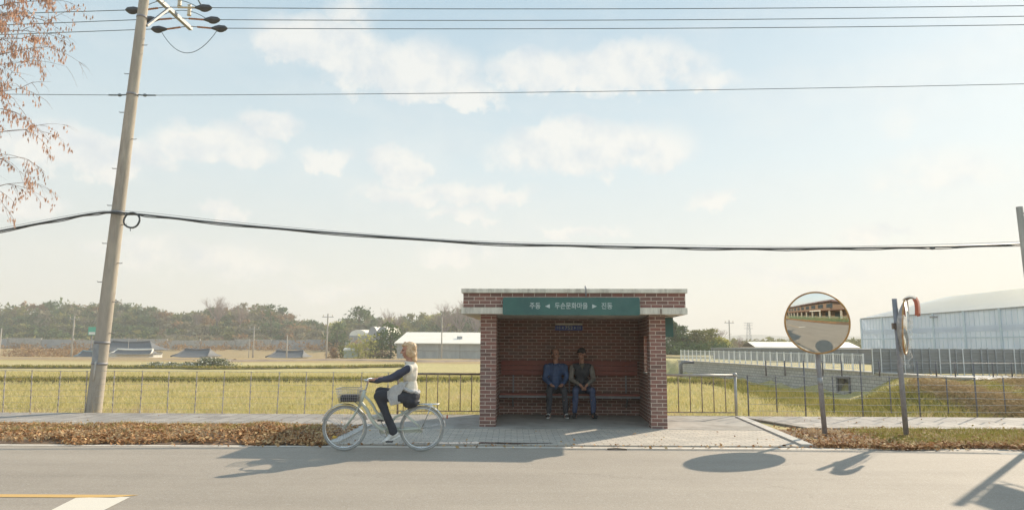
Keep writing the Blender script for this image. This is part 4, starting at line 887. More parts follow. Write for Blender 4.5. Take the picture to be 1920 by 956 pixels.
# distant poles
def dpole(px, pyt, pyb, Y, label, arm=True, r=.16):
    t = at(px, pyt, Y); o = thing('distant_pole', label, 'utility pole', (t.x, Y, -1), 0, 'thin distant utility poles'); MB().tube([(t.x, Y, -3.2), (t.x, Y, t.z)], [r, r*.6], 8).build('pole_shaft', M['polecon'], o)
    if arm:
        MB().bar((t.x-.9, Y, t.z-.5), (t.x+.9, Y, t.z-.5), .1).build('cross_arm', M['galv'], o)
        MB().tube([(t.x-.7, Y, t.z-.45), (t.x-.7, Y, t.z-.15)], .06, 6).tube([(t.x+.7, Y, t.z-.45), (t.x+.7, Y, t.z-.15)], .06, 6).build('insulators', M['ceramicw'], o)
dpole(140, 592, 668, 116, 'distant concrete pole left of the leaning pole', True)
dpole(3, 615, 668, 116, 'distant pole at the left edge of the picture', False)
dpole(242, 632, 668, 116, 'short thin mast over the dark tiled house', False, .06)
dpole(477, 611, 668, 110, 'distant pole between two tiled roofs', True)
dpole(539, 628, 668, 110, 'distant short pole over the rightmost tiled roof', False)
dpole(615, 588, 668, 108, 'distant pole left of the yellow bushes', True)
dpole(829, 594, 668, 100, 'distant pole in front of the white-roofed shed', False, .12)
dpole(1367, 600, 650, 130, 'distant pole right of the dark conifers', True)
dpole(1368+101, 635, 650, 150, 'distant stub pole near the round mirror', False, .1)
dpole(468, 634, 655, 150, 'short pale pole before the long grey wall', False, .1)
p = at(1403, 605, 380); o = thing('lattice_pylon', 'faint steel lattice pylon far away beside the round mirror', 'pylon', (p.x, 380, 0)); mb = MB(); hgt = p.z
for sx1 in (-1, 1):
    for sy1 in (-1, 1): mb.bar((p.x+sx1*1.5, 380+sy1*1.5, 0), (p.x+sx1*.4, 380+sy1*.4, hgt), .16)
for k in range(8):
    z0, z1 = hgt*k/8, hgt*(k+1)/8; w0, w1 = 1.5-1.1*k/8, 1.5-1.1*(k+1)/8; mb.bar((p.x-w0, 378.5, z0), (p.x+w1, 378.5, z1), .12); mb.bar((p.x+w0, 378.5, z0), (p.x-w1, 378.5, z1), .12)
mb.build('lattice', M['galv'], o); mb = MB()
for z in (.78, .9, .99): mb.bar((p.x-2.4, 380, hgt*z), (p.x+2.4, 380, hgt*z), .22)
mb.build('cross_arm', M['galv'], o)

# ------------------------------------------------------------ trees
def crown_tris(cx, cy, z0, z1, rx, n, leaf, shape='round', r=random):
    """leaf clumps in an uneven crown -> (n,3,3)"""
    nc = max(6, n//22); out = []
    h = z1-z0
    for i in range(nc):
        t = r.random()
        if shape == 'round': prof = math.sqrt(max(0.03, 1-(2*t-.85)**2)) if t > .05 else .5
        elif shape == 'cone': prof = (1-t)**.8*.9+.12
        elif shape == 'bamboo': prof = .55+.35*math.sin(t*3)*r.random()
        a = r.random()*6.283; q = rx*prof*math.sqrt(r.random())*(.8+.35*r.random())
        if shape == 'round' and t > .93: t = .93
        c = np.array([cx+q*math.cos(a), cy+q*math.sin(a), z0+h*t]); k = max(5, int(n/nc*(.5+r.random())))
        s = rx*(.16+.14*r.random()); pts = rng.normal(0, 1, (k, 3))*np.array([s, s, s*(.7 if shape != 'bamboo' else 1.8)])+c
        out.append(pts)
    P_ = np.concatenate(out); P_[:, 2] = np.minimum(P_[:, 2], z1+.03*h*rng.random(len(P_)))
    m = len(P_); v = rng.normal(0, 1, (m, 3, 3)); sz = leaf*rng.uniform(.5, 1.3, m)[:, None, None]; return P_[:, None, :]+v*sz
def branches(mb, p, d, ln, r0, depth, r, spread=.5, up=.15, seg=4, out=None):
    n = 3; pts = [p]; dd = d.normalized()
    for i in range(n):
        dd = (dd+Vector((r.uniform(-.18, .18), r.uniform(-.18, .18), r.uniform(-.1, .18)))).normalized(); pts.append(pts[-1]+dd*ln/n)
    mb.tube(pts, [r0*(1-.45*i/n) for i in range(n+1)], seg, caps=False)
    if out is not None: out.append((pts[-1], dd.copy(), depth))
    if depth <= 0: return
    for k in range(r.choice((2, 3, 3))):
        i = r.choice((1, 2, 3, 3)); nd = (dd+Vector((r.uniform(-1, 1), r.uniform(-1, 1), r.uniform(-.4, .7)+up))*spread*1.5).normalized()
        branches(mb, pts[i], nd, ln*r.uniform(.6, .8), r0*.55, depth-1, r, spread, up, max(3, seg-1), out)
def tree(name, px, pyt, Y, w, label, m, shape='round', n=500, leaf=.35, trunk=.3, pyb=None, group=None):
    p = at(px, pyt, Y); zb = float(gz(p.x, Y)) if pyb is None else at(px, pyb, Y).z
    o = thing(name, label, 'tree' if 'tree' in name else 'shrub', (p.x, Y, zb), 0, group)
    h = p.z-zb; mb = MB(); mb.tube([(p.x, Y, zb-.3), (p.x+.1*w, Y, zb+h*.45), (p.x, Y, zb+h*.85)], [trunk, trunk*.6, trunk*.15], 7)
    rr_ = random.Random(int(px*7+pyt))
    for k in range(5):
        z = zb+h*(.25+.12*k); a = k*2.4; mb.tube([(p.x, Y, z), (p.x+math.cos(a)*w*.7, Y+math.sin(a)*w*.7, z+h*.14)], [trunk*.35, trunk*.08], 4)
    mb.build('trunk', M['bark'], o)
    T = crown_tris(p.x, Y, zb+h*(.12 if shape != 'cone' else .05), p.z, w, n, leaf, shape, rr_)-np.array(o.location)
    c = trimesh('crown', T, m); c.parent = o; return o
def baretree(px, pyt, Y, label, depth=5, m='twig', spread=.5, name='bare_tree', group=None, hz=None):
    p = at(px, pyt, Y); zb = float(gz(p.x, Y)); h = p.z-zb; o = thing(name, label, 'tree', (p.x, Y, zb), 0, group); rr_ = random.Random(int(px)*3+1)
    mb = MB(); base = Vector((p.x, Y, zb-.3)); top = Vector((p.x, Y, zb+h*.33)); mb.tube([base, base.lerp(top, .5), top], [h*.028, h*.023, h*.019], 7); mb.build('trunk', M['bark'], o)
    mb = MB()
    for k in range(7): a = k*2.4+.3; branches(mb, base.lerp(top, .7+.3*rr_.random()), Vector((math.cos(a)*.75, math.sin(a)*.75, .9)), h*.27, h*.017, depth, rr_, spread)
    for k in range(2): branches(mb, top, Vector((.15*(k-.5), 0, 1)), h*.29, h*.019, depth, rr_, spread)
    zmax = max(v[2] for v in mb.v); s = (p.z-zb)/(zmax-zb) if zmax > p.z else 1
    mb.v = [(p.x+(v[0]-p.x), v[1], zb+(v[2]-zb)*s) for v in mb.v]
    mb.build('crown', M[m], o); return o
# wooded hills as one mass each (uncountable), plus individually recognisable trees
def prof(px, P_): return float(np.interp(px, [q[0] for q in P_], [q[1] for q in P_]))
PL = [(-200, 585), (0, 576), (40, 567), (100, 566), (170, 572), (230, 568), (290, 573), (330, 590), (360, 590), (410, 580), (450, 578), (500, 575), (540, 588), (565, 603), (600, 608), (640, 617), (660, 628)]
PR_ = [(628, 614), (640, 600), (700, 598), (760, 596), (800, 590), (830, 584), (870, 578), (1010, 560)]
def woods(name, PF, rows, seed, step, mats, wts):
    r = random.Random(seed); buckets = {m: [] for m in mats}; tb = MB()
    for (Y, f, yb) in rows:
        px = PF[0][0]+r.random()*10
        while px < PF[-1][0]:
            top = prof(px, PF); pt = top+(yb-top)*f+r.uniform(-3, 5)*(1-f*.3)+(r.random() < .15)*-5; p = at(px, pt, Y); zb = float(gz(p.x, Y)); zb = min(zb, p.z-3.5)
            wv = [a_*b_ for a_, b_ in zip(wts, ((2.2, 1.3, .5, .5) if px < 300 else (.6, .8, 1.5, 1.5)) if seed == 11 else (1, 1, 1, 1))]; nzv = noise.noise(Vector((px*.012, f*2.5, seed))); wv = [w__*(1+3*max(0, nzv*(1 if i_ % 2 else -1))) for i_, w__ in enumerate(wv)]; m = r.choices(mats, wv)[0]; w = r.uniform(2.0, 3.6)*(Y/230)
            t = crown_tris(p.x, Y, zb-.2, p.z, w, 420, .42, 'round' if r.random() < .75 else 'cone', r); buckets[m].append(t)
            tb.tube([(p.x, Y, zb-1), (p.x, Y, p.z-1.2)], [.18, .05], 4, caps=False); px += step*r.uniform(.6, 1.3)
    for m in mats:
        if buckets[m]: tag(trimesh(name, np.concatenate(buckets[m]), M[m]), kind='stuff')
    tag(tb.build(name+'_trunks', M['bark']), kind='stuff')
woods('woods', PL, [(252, 0, 640), (246, .05, 640), (240, .18, 640), (228, .38, 640), (215, .58, 642), (202, .76, 646), (190, .9, 648)], 11, 15, ['lf_dark', 'lf_olive', 'lf_rust', 'lf_grey'], [.27, .25, .17, .31])
woods('woods', PR_, [(248, 0, 640), (240, .06, 640), (226, .25, 640), (212, .5, 640), (198, .74, 645)], 12, 15, ['lf_dark', 'lf_olive', 'lf_grey', 'lf_yellow'], [.3, .34, .2, .16])
# undergrowth in front of / on top of the long wall
baretree(410, 552, 226, 'large bare tree rising highest above the left wood', 6, 'twig', .55)
baretree(372, 580, 222, 'bare grey tree left of the large bare tree', 5)
baretree(452, 566, 224, 'bare grey tree right of the large bare tree', 5)
baretree(862, 556, 205, 'thin bare tree poking above the wood next to the shelter roof', 5)
baretree(733, 575, 210, 'thin bare tree above the wood behind the cyclist', 5)
baretree(835, 566, 208, 'thin bare tree above the wood over the white-roofed shed', 5)
baretree(893, 556, 205, 'bare tree touching the left end of the shelter roof', 5)
tree('pine_tree', 674, 577, 200, 3.2, 'dark pine with flat crown standing above the hill left of the cyclist', M['lf_dark'], 'round', 700, .3, .3, 600)
tree('pine_tree', 508, 573, 215, 3.0, 'dark pine with ragged top at the right end of the left wood', M['lf_dark'], 'cone', 600, .3, .3)
tree('evergreen_tree', 632, 608, 170, 2.4, 'rounded dark tree at the left foot of the second hill', M['lf_dark'], 'round', 700, .3, .25)
tree('evergreen_tree', 732, 606, 118, 2.6, 'tall dark evergreen left of the white-roofed shed', M['lf_dark'], 'round', 1100, .2, .25)
tree('evergreen_tree', 716, 622, 119, 2.0, 'shorter dark evergreen behind the yellow bamboo', M['lf_dark'], 'round', 900, .2, .25)
for i, (px, py, w, mm, lab) in enumerate([(684, 630, 2.1, 'lf_yellow', 'bright yellow-green bamboo clump beside the dark evergreen'), (662, 644, 1.5, 'lf_yellow', 'low yellow bush over the tiny pale green shed'), (642, 650, 1.4, 'lf_olive', 'olive bush at the right side of the distant pole'), (698, 640, 1.7, 'lf_olive', 'olive green bush between yellow bamboo and dark evergreen'), (625, 655, 1.2, 'lf_rust', 'low brownish bush at the foot of the distant pole')]):
    tree('bamboo_clump' if i == 0 else 'bush', px, py, 112.5 if i < 2 else 116, w, lab, M[mm], 'bamboo' if i == 0 else 'round', 800, .15, .08)
# brown thicket along the wall foot
c = []
for i in range(260):
    px = random.uniform(-60, 760); Y = random.uniform(180, 186); p = at(px, random.uniform(634, 647), Y); c.append(crown_tris(p.x, Y, .3, max(p.z, 1.5), 2.2, 90, .25, 'round'))
tag(trimesh('thicket', np.concatenate(c), M['lf_grey']), kind='stuff')
c = []
for i in range(110):
    px = random.uniform(-60, 740); Y = random.uniform(166, 174); p = at(px, 652-abs(random.gauss(0, 7)), Y); zb_ = float(gz(p.x, Y)); c.append(crown_tris(p.x, Y, zb_, max(p.z, zb_+.4), 2.4, 60, .2, 'round'))
for i in range(90):
    px = random.uniform(20, 175) if i < 60 else random.uniform(880, 905); Y = random.uniform(125, 165); p = at(px, random.uniform(652, 660), Y); c.append(crown_tris(p.x, Y, float(gz(p.x, Y)), p.z, 2.2, 70, .2, 'round'))
tag(trimesh('thicket', np.concatenate(c), M['lf_rust']), kind='stuff')
# right of the shelter
TR = [(1262, 606, 88, 1.3, 'lf_dark', 'cone', 'tallest dark conifer just right of the shelter'), (1278, 613, 90, 1.3, 'lf_dark', 'cone', 'dark conifer second from the shelter'), (1296, 626, 92, 1.9, 'lf_olive', 'round', 'olive round tree third from the shelter'), (1314, 622, 90, 1.7, 'lf_olive', 'bamboo', 'feathery olive tree between the round tree and the pointed one'), (1333, 618, 93, 1.5, 'lf_olive', 'cone', 'pointed olive tree farther right of the shelter'), (1348, 634, 92, 1.3, 'lf_yellow', 'round', 'small yellowish tree at the right end of the conifer row'), (1246, 622, 94, 2.0, 'lf_dark', 'round', 'dark tree half hidden behind the shelter')]
for px, py, Y, w, mm, sh, lab in TR: tree('conifer' if sh == 'cone' else 'leafy_tree', px, py, Y, w, lab, M[mm], sh, 1300, .13, .15, group=None)
c = []
for i in range(50):
    px = random.uniform(1225, 1362); Y = random.uniform(84, 96); p = at(px, random.uniform(640, 656), Y); c.append(crown_tris(p.x, Y, -.5, p.z, 1.5, 240, .12, 'round'))
tag(trimesh('thicket', np.concatenate(c), M['lf_dark']), kind='stuff')
baretree(1386, 628, 105, 'small bare tree right of the distant pole', 5)
baretree(1418, 632, 112, 'small bare tree under the faint pylon', 5)
baretree(1340, 612, 99, 'thin bare tree behind the pointed olive tree', 5)
c = []
for i in range(120):
    px = random.uniform(1370, 1640); Y = random.uniform(150, 190); p = at(px, random.uniform(637, 646), Y); c.append(crown_tris(p.x, Y, 0, p.z, 3, 90, .3, 'round'))
tag(trimesh('woods', np.concatenate(c), M['lf_olive']), kind='stuff')
# near tree at the left edge : drooping twigs with brown catkins
NT = thing('drooping_tree', 'bare tree with drooping twigs and hanging brown seed clusters at the left edge', 'tree', (-13.4, 13.6, 0))
rr_ = random.Random(21); mb = MB(); mb.tube([(-13.4, 13.6, -.2), (-13.3, 13.6, 3), (-13.35, 13.6, 6), (-13.2, 13.6, 9), (-13.1, 13.6, 12.5)], [.19, .16, .12, .08, .03], 12); mb.build('trunk', M['bark'], NT)
limbs = [(3.0, (-10.3, 4.1)), (3.3, (-9.9, 4.6)), (3.8, (-9.75, 5.0)), (4.2, (-9.6, 5.5)), (4.8, (-9.3, 6.1)), (5.0, (-9.8, 5.8)), (5.4, (-9.5, 6.7)), (5.8, (-9.25, 7.2)), (6.3, (-9.7, 7.3)), (6.8, (-9.6, 7.9)), (7.1, (-10.0, 7.9)), (7.3, (-9.8, 8.5)), (8.0, (-10.1, 8.8)), (8.3, (-10.4, 9.2)), (8.6, (-10.7, 9.6)), (7.6, (-10.0, 8.2))]
CL = []; mb = MB()
def droop(p, d, ln, r0, dep):
    n = 5; pts = [p]; dd = d.normalized()
    for i in range(n):
        dd = (dd+Vector((rr_.uniform(-.15, .15), rr_.uniform(-.2, .2), -.13))).normalized(); pts.append(pts[-1]+dd*ln/n)
    mb.tube(pts, [r0*(1-.7*i/n) for i in range(n+1)], 4, caps=False)
    for q in pts[1:]:
        if q.x < -8.85-.25*rr_.random() and rr_.random() < (.55 if dep == 0 else .2): CL.append(q)
    if dep > 0:
        for k in range(4): droop(rr_.choice(pts[1:]), (dd+Vector((rr_.uniform(-.7, .9), rr_.uniform(-.8, .8), rr_.uniform(-.5, .3)))), ln*.5, max(.0025, r0*.55), dep-1)
for z0, (xe, ze_) in limbs:
    s = Vector((-13.3, 13.6, z0)); e = Vector((xe, 13.3+rr_.uniform(-.9, .9), ze_)); n = 9; pts = []
    for i in range(n+1):
        t = i/n; pts.append(s.lerp(e, t)+Vector((rr_.uniform(-.05, .05), rr_.uniform(-.06, .06), .45*math.sin(t*2.6)-.1)))
    mb.tube(pts, [.030*(1-.88*i/n) for i in range(n+1)], 6, caps=False)
    for i in range(3, n+1):
        dens = 2 if i < n else 3
        for k in range(dens): droop(pts[i], Vector((rr_.uniform(-.2, 1), rr_.uniform(-.8, .8), rr_.uniform(-.2, .5))), rr_.uniform(.4, .85), .0055, 1)
mb.build('branches', M['twig'], NT)
T = []
for q in CL:
    dens = .72 if q.z > 7.4 else .6
    if rr_.random() > dens: continue
    for k in range(rr_.choice((1, 2, 3, 4))):
        a = np.array(q)+rng.normal(0, .035, 3); l = rr_.uniform(.05, .13); w = rr_.uniform(.008, .016); an = rr_.random()*3.14
        for s_ in (0, 1.57):
            u = np.array([math.cos(an+s_)*w, math.sin(an+s_)*w, 0]); tip = a+np.array([rr_.uniform(-.02, .02), 0, -l]); md = (a+tip)/2
            T.append([a, md-u, tip, md+u])
T = np.array(T)-np.array(NT.location); o = trimesh('seed_clusters', T, M['seed']); o.parent = NT

# ------------------------------------------------------------ people
def fuse(mb, name, m, parent, voxel=.009, smooth=4, disp=0., dscale=9, local=False):
    me = mb.mesh('tmp', None if local else rootloc(parent)); t = bpy.data.objects.new('tmp', me); COL.objects.link(t)
    r_ = t.modifiers.new('r', 'REMESH'); r_.mode = 'VOXEL'; r_.voxel_size = voxel; r_.use_smooth_shade = True
    s_ = t.modifiers.new('s', 'SMOOTH'); s_.iterations = smooth; s_.factor = .5
    bpy.context.view_layer.update(); me2 = bpy.data.meshes.new_from_object(t.evaluated_get(bpy.context.evaluated_depsgraph_get())); bpy.data.objects.remove(t)
    if disp:
        n = len(me2.vertices); co = np.empty(n*3, np.float32); no = np.empty(n*3, np.float32); me2.vertices.foreach_get('co', co); me2.vertex_normals.foreach_get('vector', no); co = co.reshape(-1, 3); no = no.reshape(-1, 3)
        d = np.array([noise.noise(Vector((c[0]*dscale, c[1]*dscale, c[2]*dscale*.55))) for c in co.tolist()])*disp; co = co+no*d[:, None]; me2.vertices.foreach_set('co', co.reshape(-1)); me2.update()
    me2.polygons.foreach_set('use_smooth', [True]*len(me2.polygons)); me2.materials.clear(); me2.materials.append(m); me2.name = name
    o = bpy.data.objects.new(name, me2); COL.objects.link(o); o.parent = parent; return o
def headframe(c, f, up):
    f = Vector(f).normalized(); s = Vector(up).cross(f).normalized(); u = f.cross(s).normalized(); Rm = Matrix((s, f, u)).transposed()
    return (lambda x, y, z: c+Rm @ Vector((x, y, z))), Rm
def head(mb, c, f, up=(0, 0, 1)):
    """c = centre of head (eye level), f = facing"""
    P_, Rm = headframe(c, f, up)
    mb.ball(P_(0, -.015, .035), (.074, .094, .082), rot=Rm); mb.ball(P_(0, .02, -.035), (.058, .070, .075), rot=Rm); mb.ball(P_(0, .052, -.088), (.028, .026, .022), rot=Rm)
    mb.ball(P_(0, .075, .022), (.05, .018, .014), rot=Rm)                                # brow
    mb.limb(P_(0, .086, .012), P_(0, .108, -.026), .009, .014); mb.ball(P_(-.013, .094, -.028), .009, 8, 6); mb.ball(P_(.013, .094, -.028), .009, 8, 6)
    mb.ball(P_(0, .083, -.056), (.024, .010, .006), rot=Rm); mb.ball(P_(0, .081, -.067), (.021, .010, .007), rot=Rm)
    for s in (-1, 1):
        mb.ball(P_(s*.076, -.012, -.008), (.010, .020, .033), rot=Rm); mb.ball(P_(s*.045, .062, -.03), (.02, .016, .02), rot=Rm)
    return P_, Rm
def face_bits(P_, Rm, parent):
    for s in (-1, 1): MB().ball(P_(s*.031, .080, .004), (.013, .008, .0075), 10, 8, rot=Rm).build('eye', M['cap_dark'], parent)
def hand(mb, w, d, palm, side, curl=.5, spread=.12, s=1.):
    """w wrist, d direction of hand, palm = direction the palm faces, side=+1/-1 which side the thumb leaves"""
    d = Vector(d).normalized(); pn = Vector(palm); pn = (pn-d*pn.dot(d)).normalized(); x = d.cross(pn).normalized()*side
    R3 = Matrix((x, d, pn)).transposed()
    mb.ball(w+d*.045*s, (.040*s, .052*s, .017*s), rot=R3); mb.limb(w-d*.02*s, w+d*.02*s, .026*s, .028*s)
    for i, (off, ln, r0) in enumerate(((.029, .072, .0092), (.010, .080, .0095), (-.010, .075, .009), (-.028, .060, .0082))):
        p = w+d*.083*s+x*off*s; dd = (d+x*off*spread*8).normalized(); cc = curl
        for k, fr in enumerate((.45, .32, .23)):
            ang = cc*(.45+.35*k); dd = (dd*math.cos(ang*.9)+pn*math.sin(ang*.9)).normalized(); q = p+dd*ln*fr*s; mb.limb(p, q, r0*s*(1-.1*k), r0*s*(.92-.1*k), 8); p = q
    p = w+d*.022*s+x*.030*s; dd = (d*.75+x*.6+pn*.35).normalized(); q = p+dd*.040*s; mb.limb(p, q, .0125*s, .011*s, 8); dd = (dd+d*.5+pn*.4*curl-x*.35).normalized(); mb.limb(q, q+dd*.034*s, .0105*s, .009*s, 8)
def shoe(mb, ankle, toe_dir, ln=.26, r=.045, drop=.055, up=Vector((0, 0, 1))):
    t = Vector(toe_dir).normalized(); a = Vector(ankle); s = t.cross(up).normalized(); Rm = Matrix((s, t, s.cross(t))).transposed(); u = Rm @ Vector((0, 0, 1))
    mb.ball(a+t*.0-u*drop*.6, (.038, .06, .045), rot=Rm); mb.limb(a+t*.03-u*drop*.45, a+t*(ln*.5)-u*(drop*.95), .038, .034); mb.ball(a+t*(ln*.56)-u*drop*1.0, (.046, .075, .030), rot=Rm)
    return Rm
def sole(mb, ankle, toe_dir, ln=.26, drop=.055, up=Vector((0, 0, 1))):
    t = Vector(toe_dir).normalized(); a = Vector(ankle); s = t.cross(up).normalized(); u = s.cross(t)
    pts = []
    for i in range(20):
        an = i/20*6.283; yy_ = math.cos(an)*ln*.5+ln*.28; xx = math.sin(an)*(.040+.008*math.cos(an)); pts.append((xx, yy_))
    lo = [a+s*x+t*y-u*(drop+.037) for x, y in pts]; hi = [a+s*x+t*y-u*(drop+.017) for x, y in pts]; n = 20
    mb.add(lo+hi, [tuple(range(n)), tuple(reversed(range(n, 2*n)))]+[(i, n+i, n+(i+1) % n, (i+1) % n) for i in range(n)])
def seated(px, label, facing, spec):
    Yh = 14.80; cx = at(px, 720, Yh).x; o = thing('person', label, 'person', (cx, Yh-.35, .028)); B0 = Vector((cx, Yh, .028))
    V = lambda x, y, z: B0+Vector((x, y, z))
    hip = {s: V(s*.095, .02, .555) for s in (-1, 1)}; knee = {s: V(s*spec['kx'], -.43, .545) for s in (-1, 1)}; ank = {s: V(s*spec['ax'], -.40+spec.get('ay', 0), .105) for s in (-1, 1)}
    sh = {s: V(s*.185, .06+spec['lean']*-1, 1.02+spec.get('sh', 0)) for s in (-1, 1)}
    el, wr = {s: V(s*spec['ex'], spec['ey'], spec['ez']) for s in (-1, 1)}, {s: V(s*spec['wx'], spec['wy'], spec['wz']) for s in (-1, 1)}
    hc = V(spec['hx'], spec['hy'], 1.285+spec.get('sh', 0)); neck = V(0, .05-spec['lean'], 1.06+spec.get('sh', 0)); ch = V(0, .07-spec['lean']*.7, .93); ab = V(0, .07, .72); pe = V(0, .06, .56)
    # body : one continuous figure
    mb = MB(); P_, Rm = head(mb, hc, facing, (0, .05, 1)); mb.limb(neck, hc+Vector((0, .01, -.06)), .056, .052)
    mb.ball(ch, (.155, .10, .15)); mb.ball(ab, (.135, .105, .16)); mb.ball(pe, (.15, .12, .11)); mb.limb(sh[-1]-Vector((-.04, 0, 0)), sh[1]-Vector((.04, 0, 0)), .055, .055)
    for s in (-1, 1):
        mb.limb(sh[s], el[s], .046, .037); mb.limb(el[s], wr[s], .036, .025); mb.limb(hip[s], knee[s], .075, .055); mb.limb(knee[s], ank[s], .052, .036); mb.ball(ank[s]+Vector((0, -.07, -.06)), (.035, .1, .03))
        hd = spec['hd'](s); hand(mb, wr[s], hd, spec['palm'](s), spec['ts']*s, spec.get('curl', .5))
    body = fuse(mb, 'body', M['skin'], o, .0065, 3); face_bits(P_, Rm, o)
    # top clothing
    mb = MB(); g = spec['bulk']
    mb.ball(ch, (.165+g, .115+g, .165+g)); mb.ball(ab, (.15+g, .125+g, .17)); mb.ball(V(0, .05, .60), (.165+g, .14+g*.6, .09)); mb.limb(sh[-1]+Vector((.03, 0, .0)), sh[1]+Vector((-.03, 0, 0)), .066+g*.5, .066+g*.5)
    if spec['vest']:
        mb.ball(neck+Vector((0, .01, 0)), (.085, .075, .05)); fuse(mb, 'vest', M[spec['top']], o, .009, 3, .018, 13)
        for s in (-1, 1): mb = MB(); mb.limb(sh[s]+Vector((s*.015, 0, -.02)), el[s], .060, .050); mb.limb(el[s], wr[s].lerp(el[s], .08), .049, .036); fuse(mb, 'sleeve', M['knit_grey'], o, .009, 4, .007, 22)
        mb = MB(); mb.add([neck+Vector((-.055, -.085, .02)), neck+Vector((.055, -.085, .02)), ch+Vector((0, -.137-g, .03)), neck+Vector((-.05, -.02, .05)), neck+Vector((.05, -.02, .05)), ch+Vector((0, -.10, .05))], [(0, 1, 2), (3, 5, 4), (0, 3, 4, 1), (1, 4, 5, 2), (2, 5, 3, 0)]); fuse(mb, 'shirt', M['shirt'], o, .008, 2)
    else:
        for s in (-1, 1): mb.limb(sh[s], el[s], .062+g*.7, .054+g*.5); mb.limb(el[s], wr[s].lerp(el[s], .10), .052+g*.5, .040+g*.3)
        mb.tube([neck+Vector((.075*math.cos(a*.5236), .065*math.sin(a*.5236), .015)) for a in range(12)], .024, 8, closed=True); mb.ball(neck-Vector((0, 0, .02)), (.09, .08, .05))
        fuse(mb, 'jacket', M[spec['top']], o, .009, 3, .024, 12)
    # trousers
    mb = MB(); mb.ball(pe+Vector((0, 0, -.01)), (.165, .14, .105))
    for s in (-1, 1): mb.limb(hip[s], knee[s], .088, .070); mb.limb(knee[s], ank[s]+Vector((0, .01, .02)), .066, .056)
    fuse(mb, 'trousers', M[spec['legs']], o, .009, 3, .02, 14)
    for s in (-1, 1):
        mb = MB(); td = Vector((s*.18, -1, 0)); shoe(mb, ank[s]+Vector((0, 0, 0)), td); fs_ = fuse(mb, 'shoe', M['dark_shoe'], o, .007, 3)
        mb = MB(); sole(mb, ank[s], td); mb.build('sole', M[spec['sole']], fs_)
        if spec.get('stripe'):
            mb = MB(); a = ank[s]+td.normalized()*.10-Vector((0, 0, .035)); mb.ball(a, (.043, .035, .030)); mb.build('stripe', M['white_shoe'], fs_)
    mb = MB()
    if spec['hat']:
        mb.ball(P_(0, -.015, .055), (.086, .104, .080), rot=Rm); mb.ball(P_(0, .09, .052), (.062, .065, .012), rot=Rm); mb.ball(P_(0, -.06, .01), (.078, .05, .05), rot=Rm)
        fuse(mb, 'cap', M['cap_dark'], o, .008, 2)
    else:
        mb.ball(P_(0, -.045, .02), (.080, .070, .062), rot=Rm)
        for s in (-1, 1): mb.ball(P_(s*.066, -.025, .012), (.014, .045, .03), rot=Rm)
        fuse(mb, 'hair', M['hair_grey'], o, .007, 2)
    return o
seated(1042, 'balding person in a blue padded jacket and dark trousers sitting on the bench', (.50, -.85, -.05), dict(kx=.15, ax=.17, lean=.02, ex=.225, ey=-.02, ez=.77, wx=.12, wy=-.22, wz=.66, hx=.0, hy=0, hd=lambda s: (-s*.25, -.95, -.1), palm=lambda s: (0, -.1, -1), ts=-1, curl=.35, bulk=.012, vest=False, top='jacket_blue', legs='trousers_dark', sole='white_shoe', stripe=True, hat=False, sh=-.01))
seated(1091, 'person in dark cap, dark vest and jeans sitting on the bench with clasped hands', (-.55, -.83, -.12), dict(kx=.17, ax=.19, lean=.08, ex=.235, ey=-.10, ez=.76, wx=.065, wy=-.36, wz=.655, hx=-.01, hy=-.09, hd=lambda s: (-s*.55, -.5, -.65), palm=lambda s: (-s*.7, .35, .2), ts=1, curl=.8, bulk=.008, vest=True, top='vest_dark', legs='jeans', sole='dark_shoe', hat=True, sh=0))

# ------------------------------------------------------------ bicycle
YB = 10.05
def Q(px, py, dy=0.): v = at(px, py, YB); return Vector((v.x, YB+dy, v.z-.0))
fh, rh = Q(646, 804), Q(791, 803); Rw = .315; fh.z = rh.z = Rw+.008
BK = thing('bicycle', 'pale mint step-through bicycle with front basket ridden leftwards along the road edge', 'bicycle', ((fh.x+rh.x)/2, YB, 0))
for k, c in enumerate((fh, rh)):
    ring = [c+Vector((math.cos(a), 0, math.sin(a)))*1.0 for a in np.arange(56)/56*6.2832]
    w_ = MB().tube([c+(p-c)*(Rw-.016) for p in ring], .017, 10, closed=True).build('wheel', M['tyre'], BK)
    MB().tube([c+(p-c)*(Rw-.040) for p in ring], .012, 8, closed=True).build('rim', M['chrome'], w_)
    mb = MB()
    for i in range(32):
        a = i/32*6.2832; b2 = a+(.45 if i % 2 else -.45); sy = .03 if (i//2) % 2 else -.03; mb.tube([c+Vector((math.cos(b2)*.022, sy, math.sin(b2)*.022)), c+Vector((math.cos(a), 0, math.sin(a)))*(Rw-.045)], .0014, 4, caps=False)
    mb.build('spokes', M['chrome'], w_)
    MB().tube([c+Vector((0, -.05, 0)), c+Vector((0, .05, 0))], .022, 10).build('hub', M['chrome'], w_)
    # mudguard
    a0, a1 = (20, 165) if k == 0 else (5, 150); vs = []; n = 24
    for i in range(n+1):
        a = R(a0+(a1-a0)*i/n); d = Vector((math.cos(a), 0, math.sin(a)))
        for yy_, rr2 in ((-.028, Rw+.012), (-.012, Rw+.024), (.012, Rw+.024), (.028, Rw+.012)): vs.append(c+d*rr2+Vector((0, yy_, 0)))
    mb = MB().add(vs, [(i*4+j, i*4+j+1, i*4+j+5, i*4+j+4) for i in range(n) for j in range(3)], True); mb.build('mudguard', M['chrome'], BK)
    for sy in (-.055, .055):
        a = R(a0+8 if k else a1-8); MB().tube([c+Vector((0, sy, 0)), c+Vector((math.cos(a)*(Rw+.015), sy*.5, math.sin(a)*(Rw+.015)))], .003, 5).build('stay', M['chrome'], BK)
p = fh+Vector((-.14, 0, -.13)); MB().ball(p, (.032, .008, .022), 10, 8).build('reflector', mat('amber_reflector', (.7, .42, .03), (.55, .33, .02), 9, .3), BK)
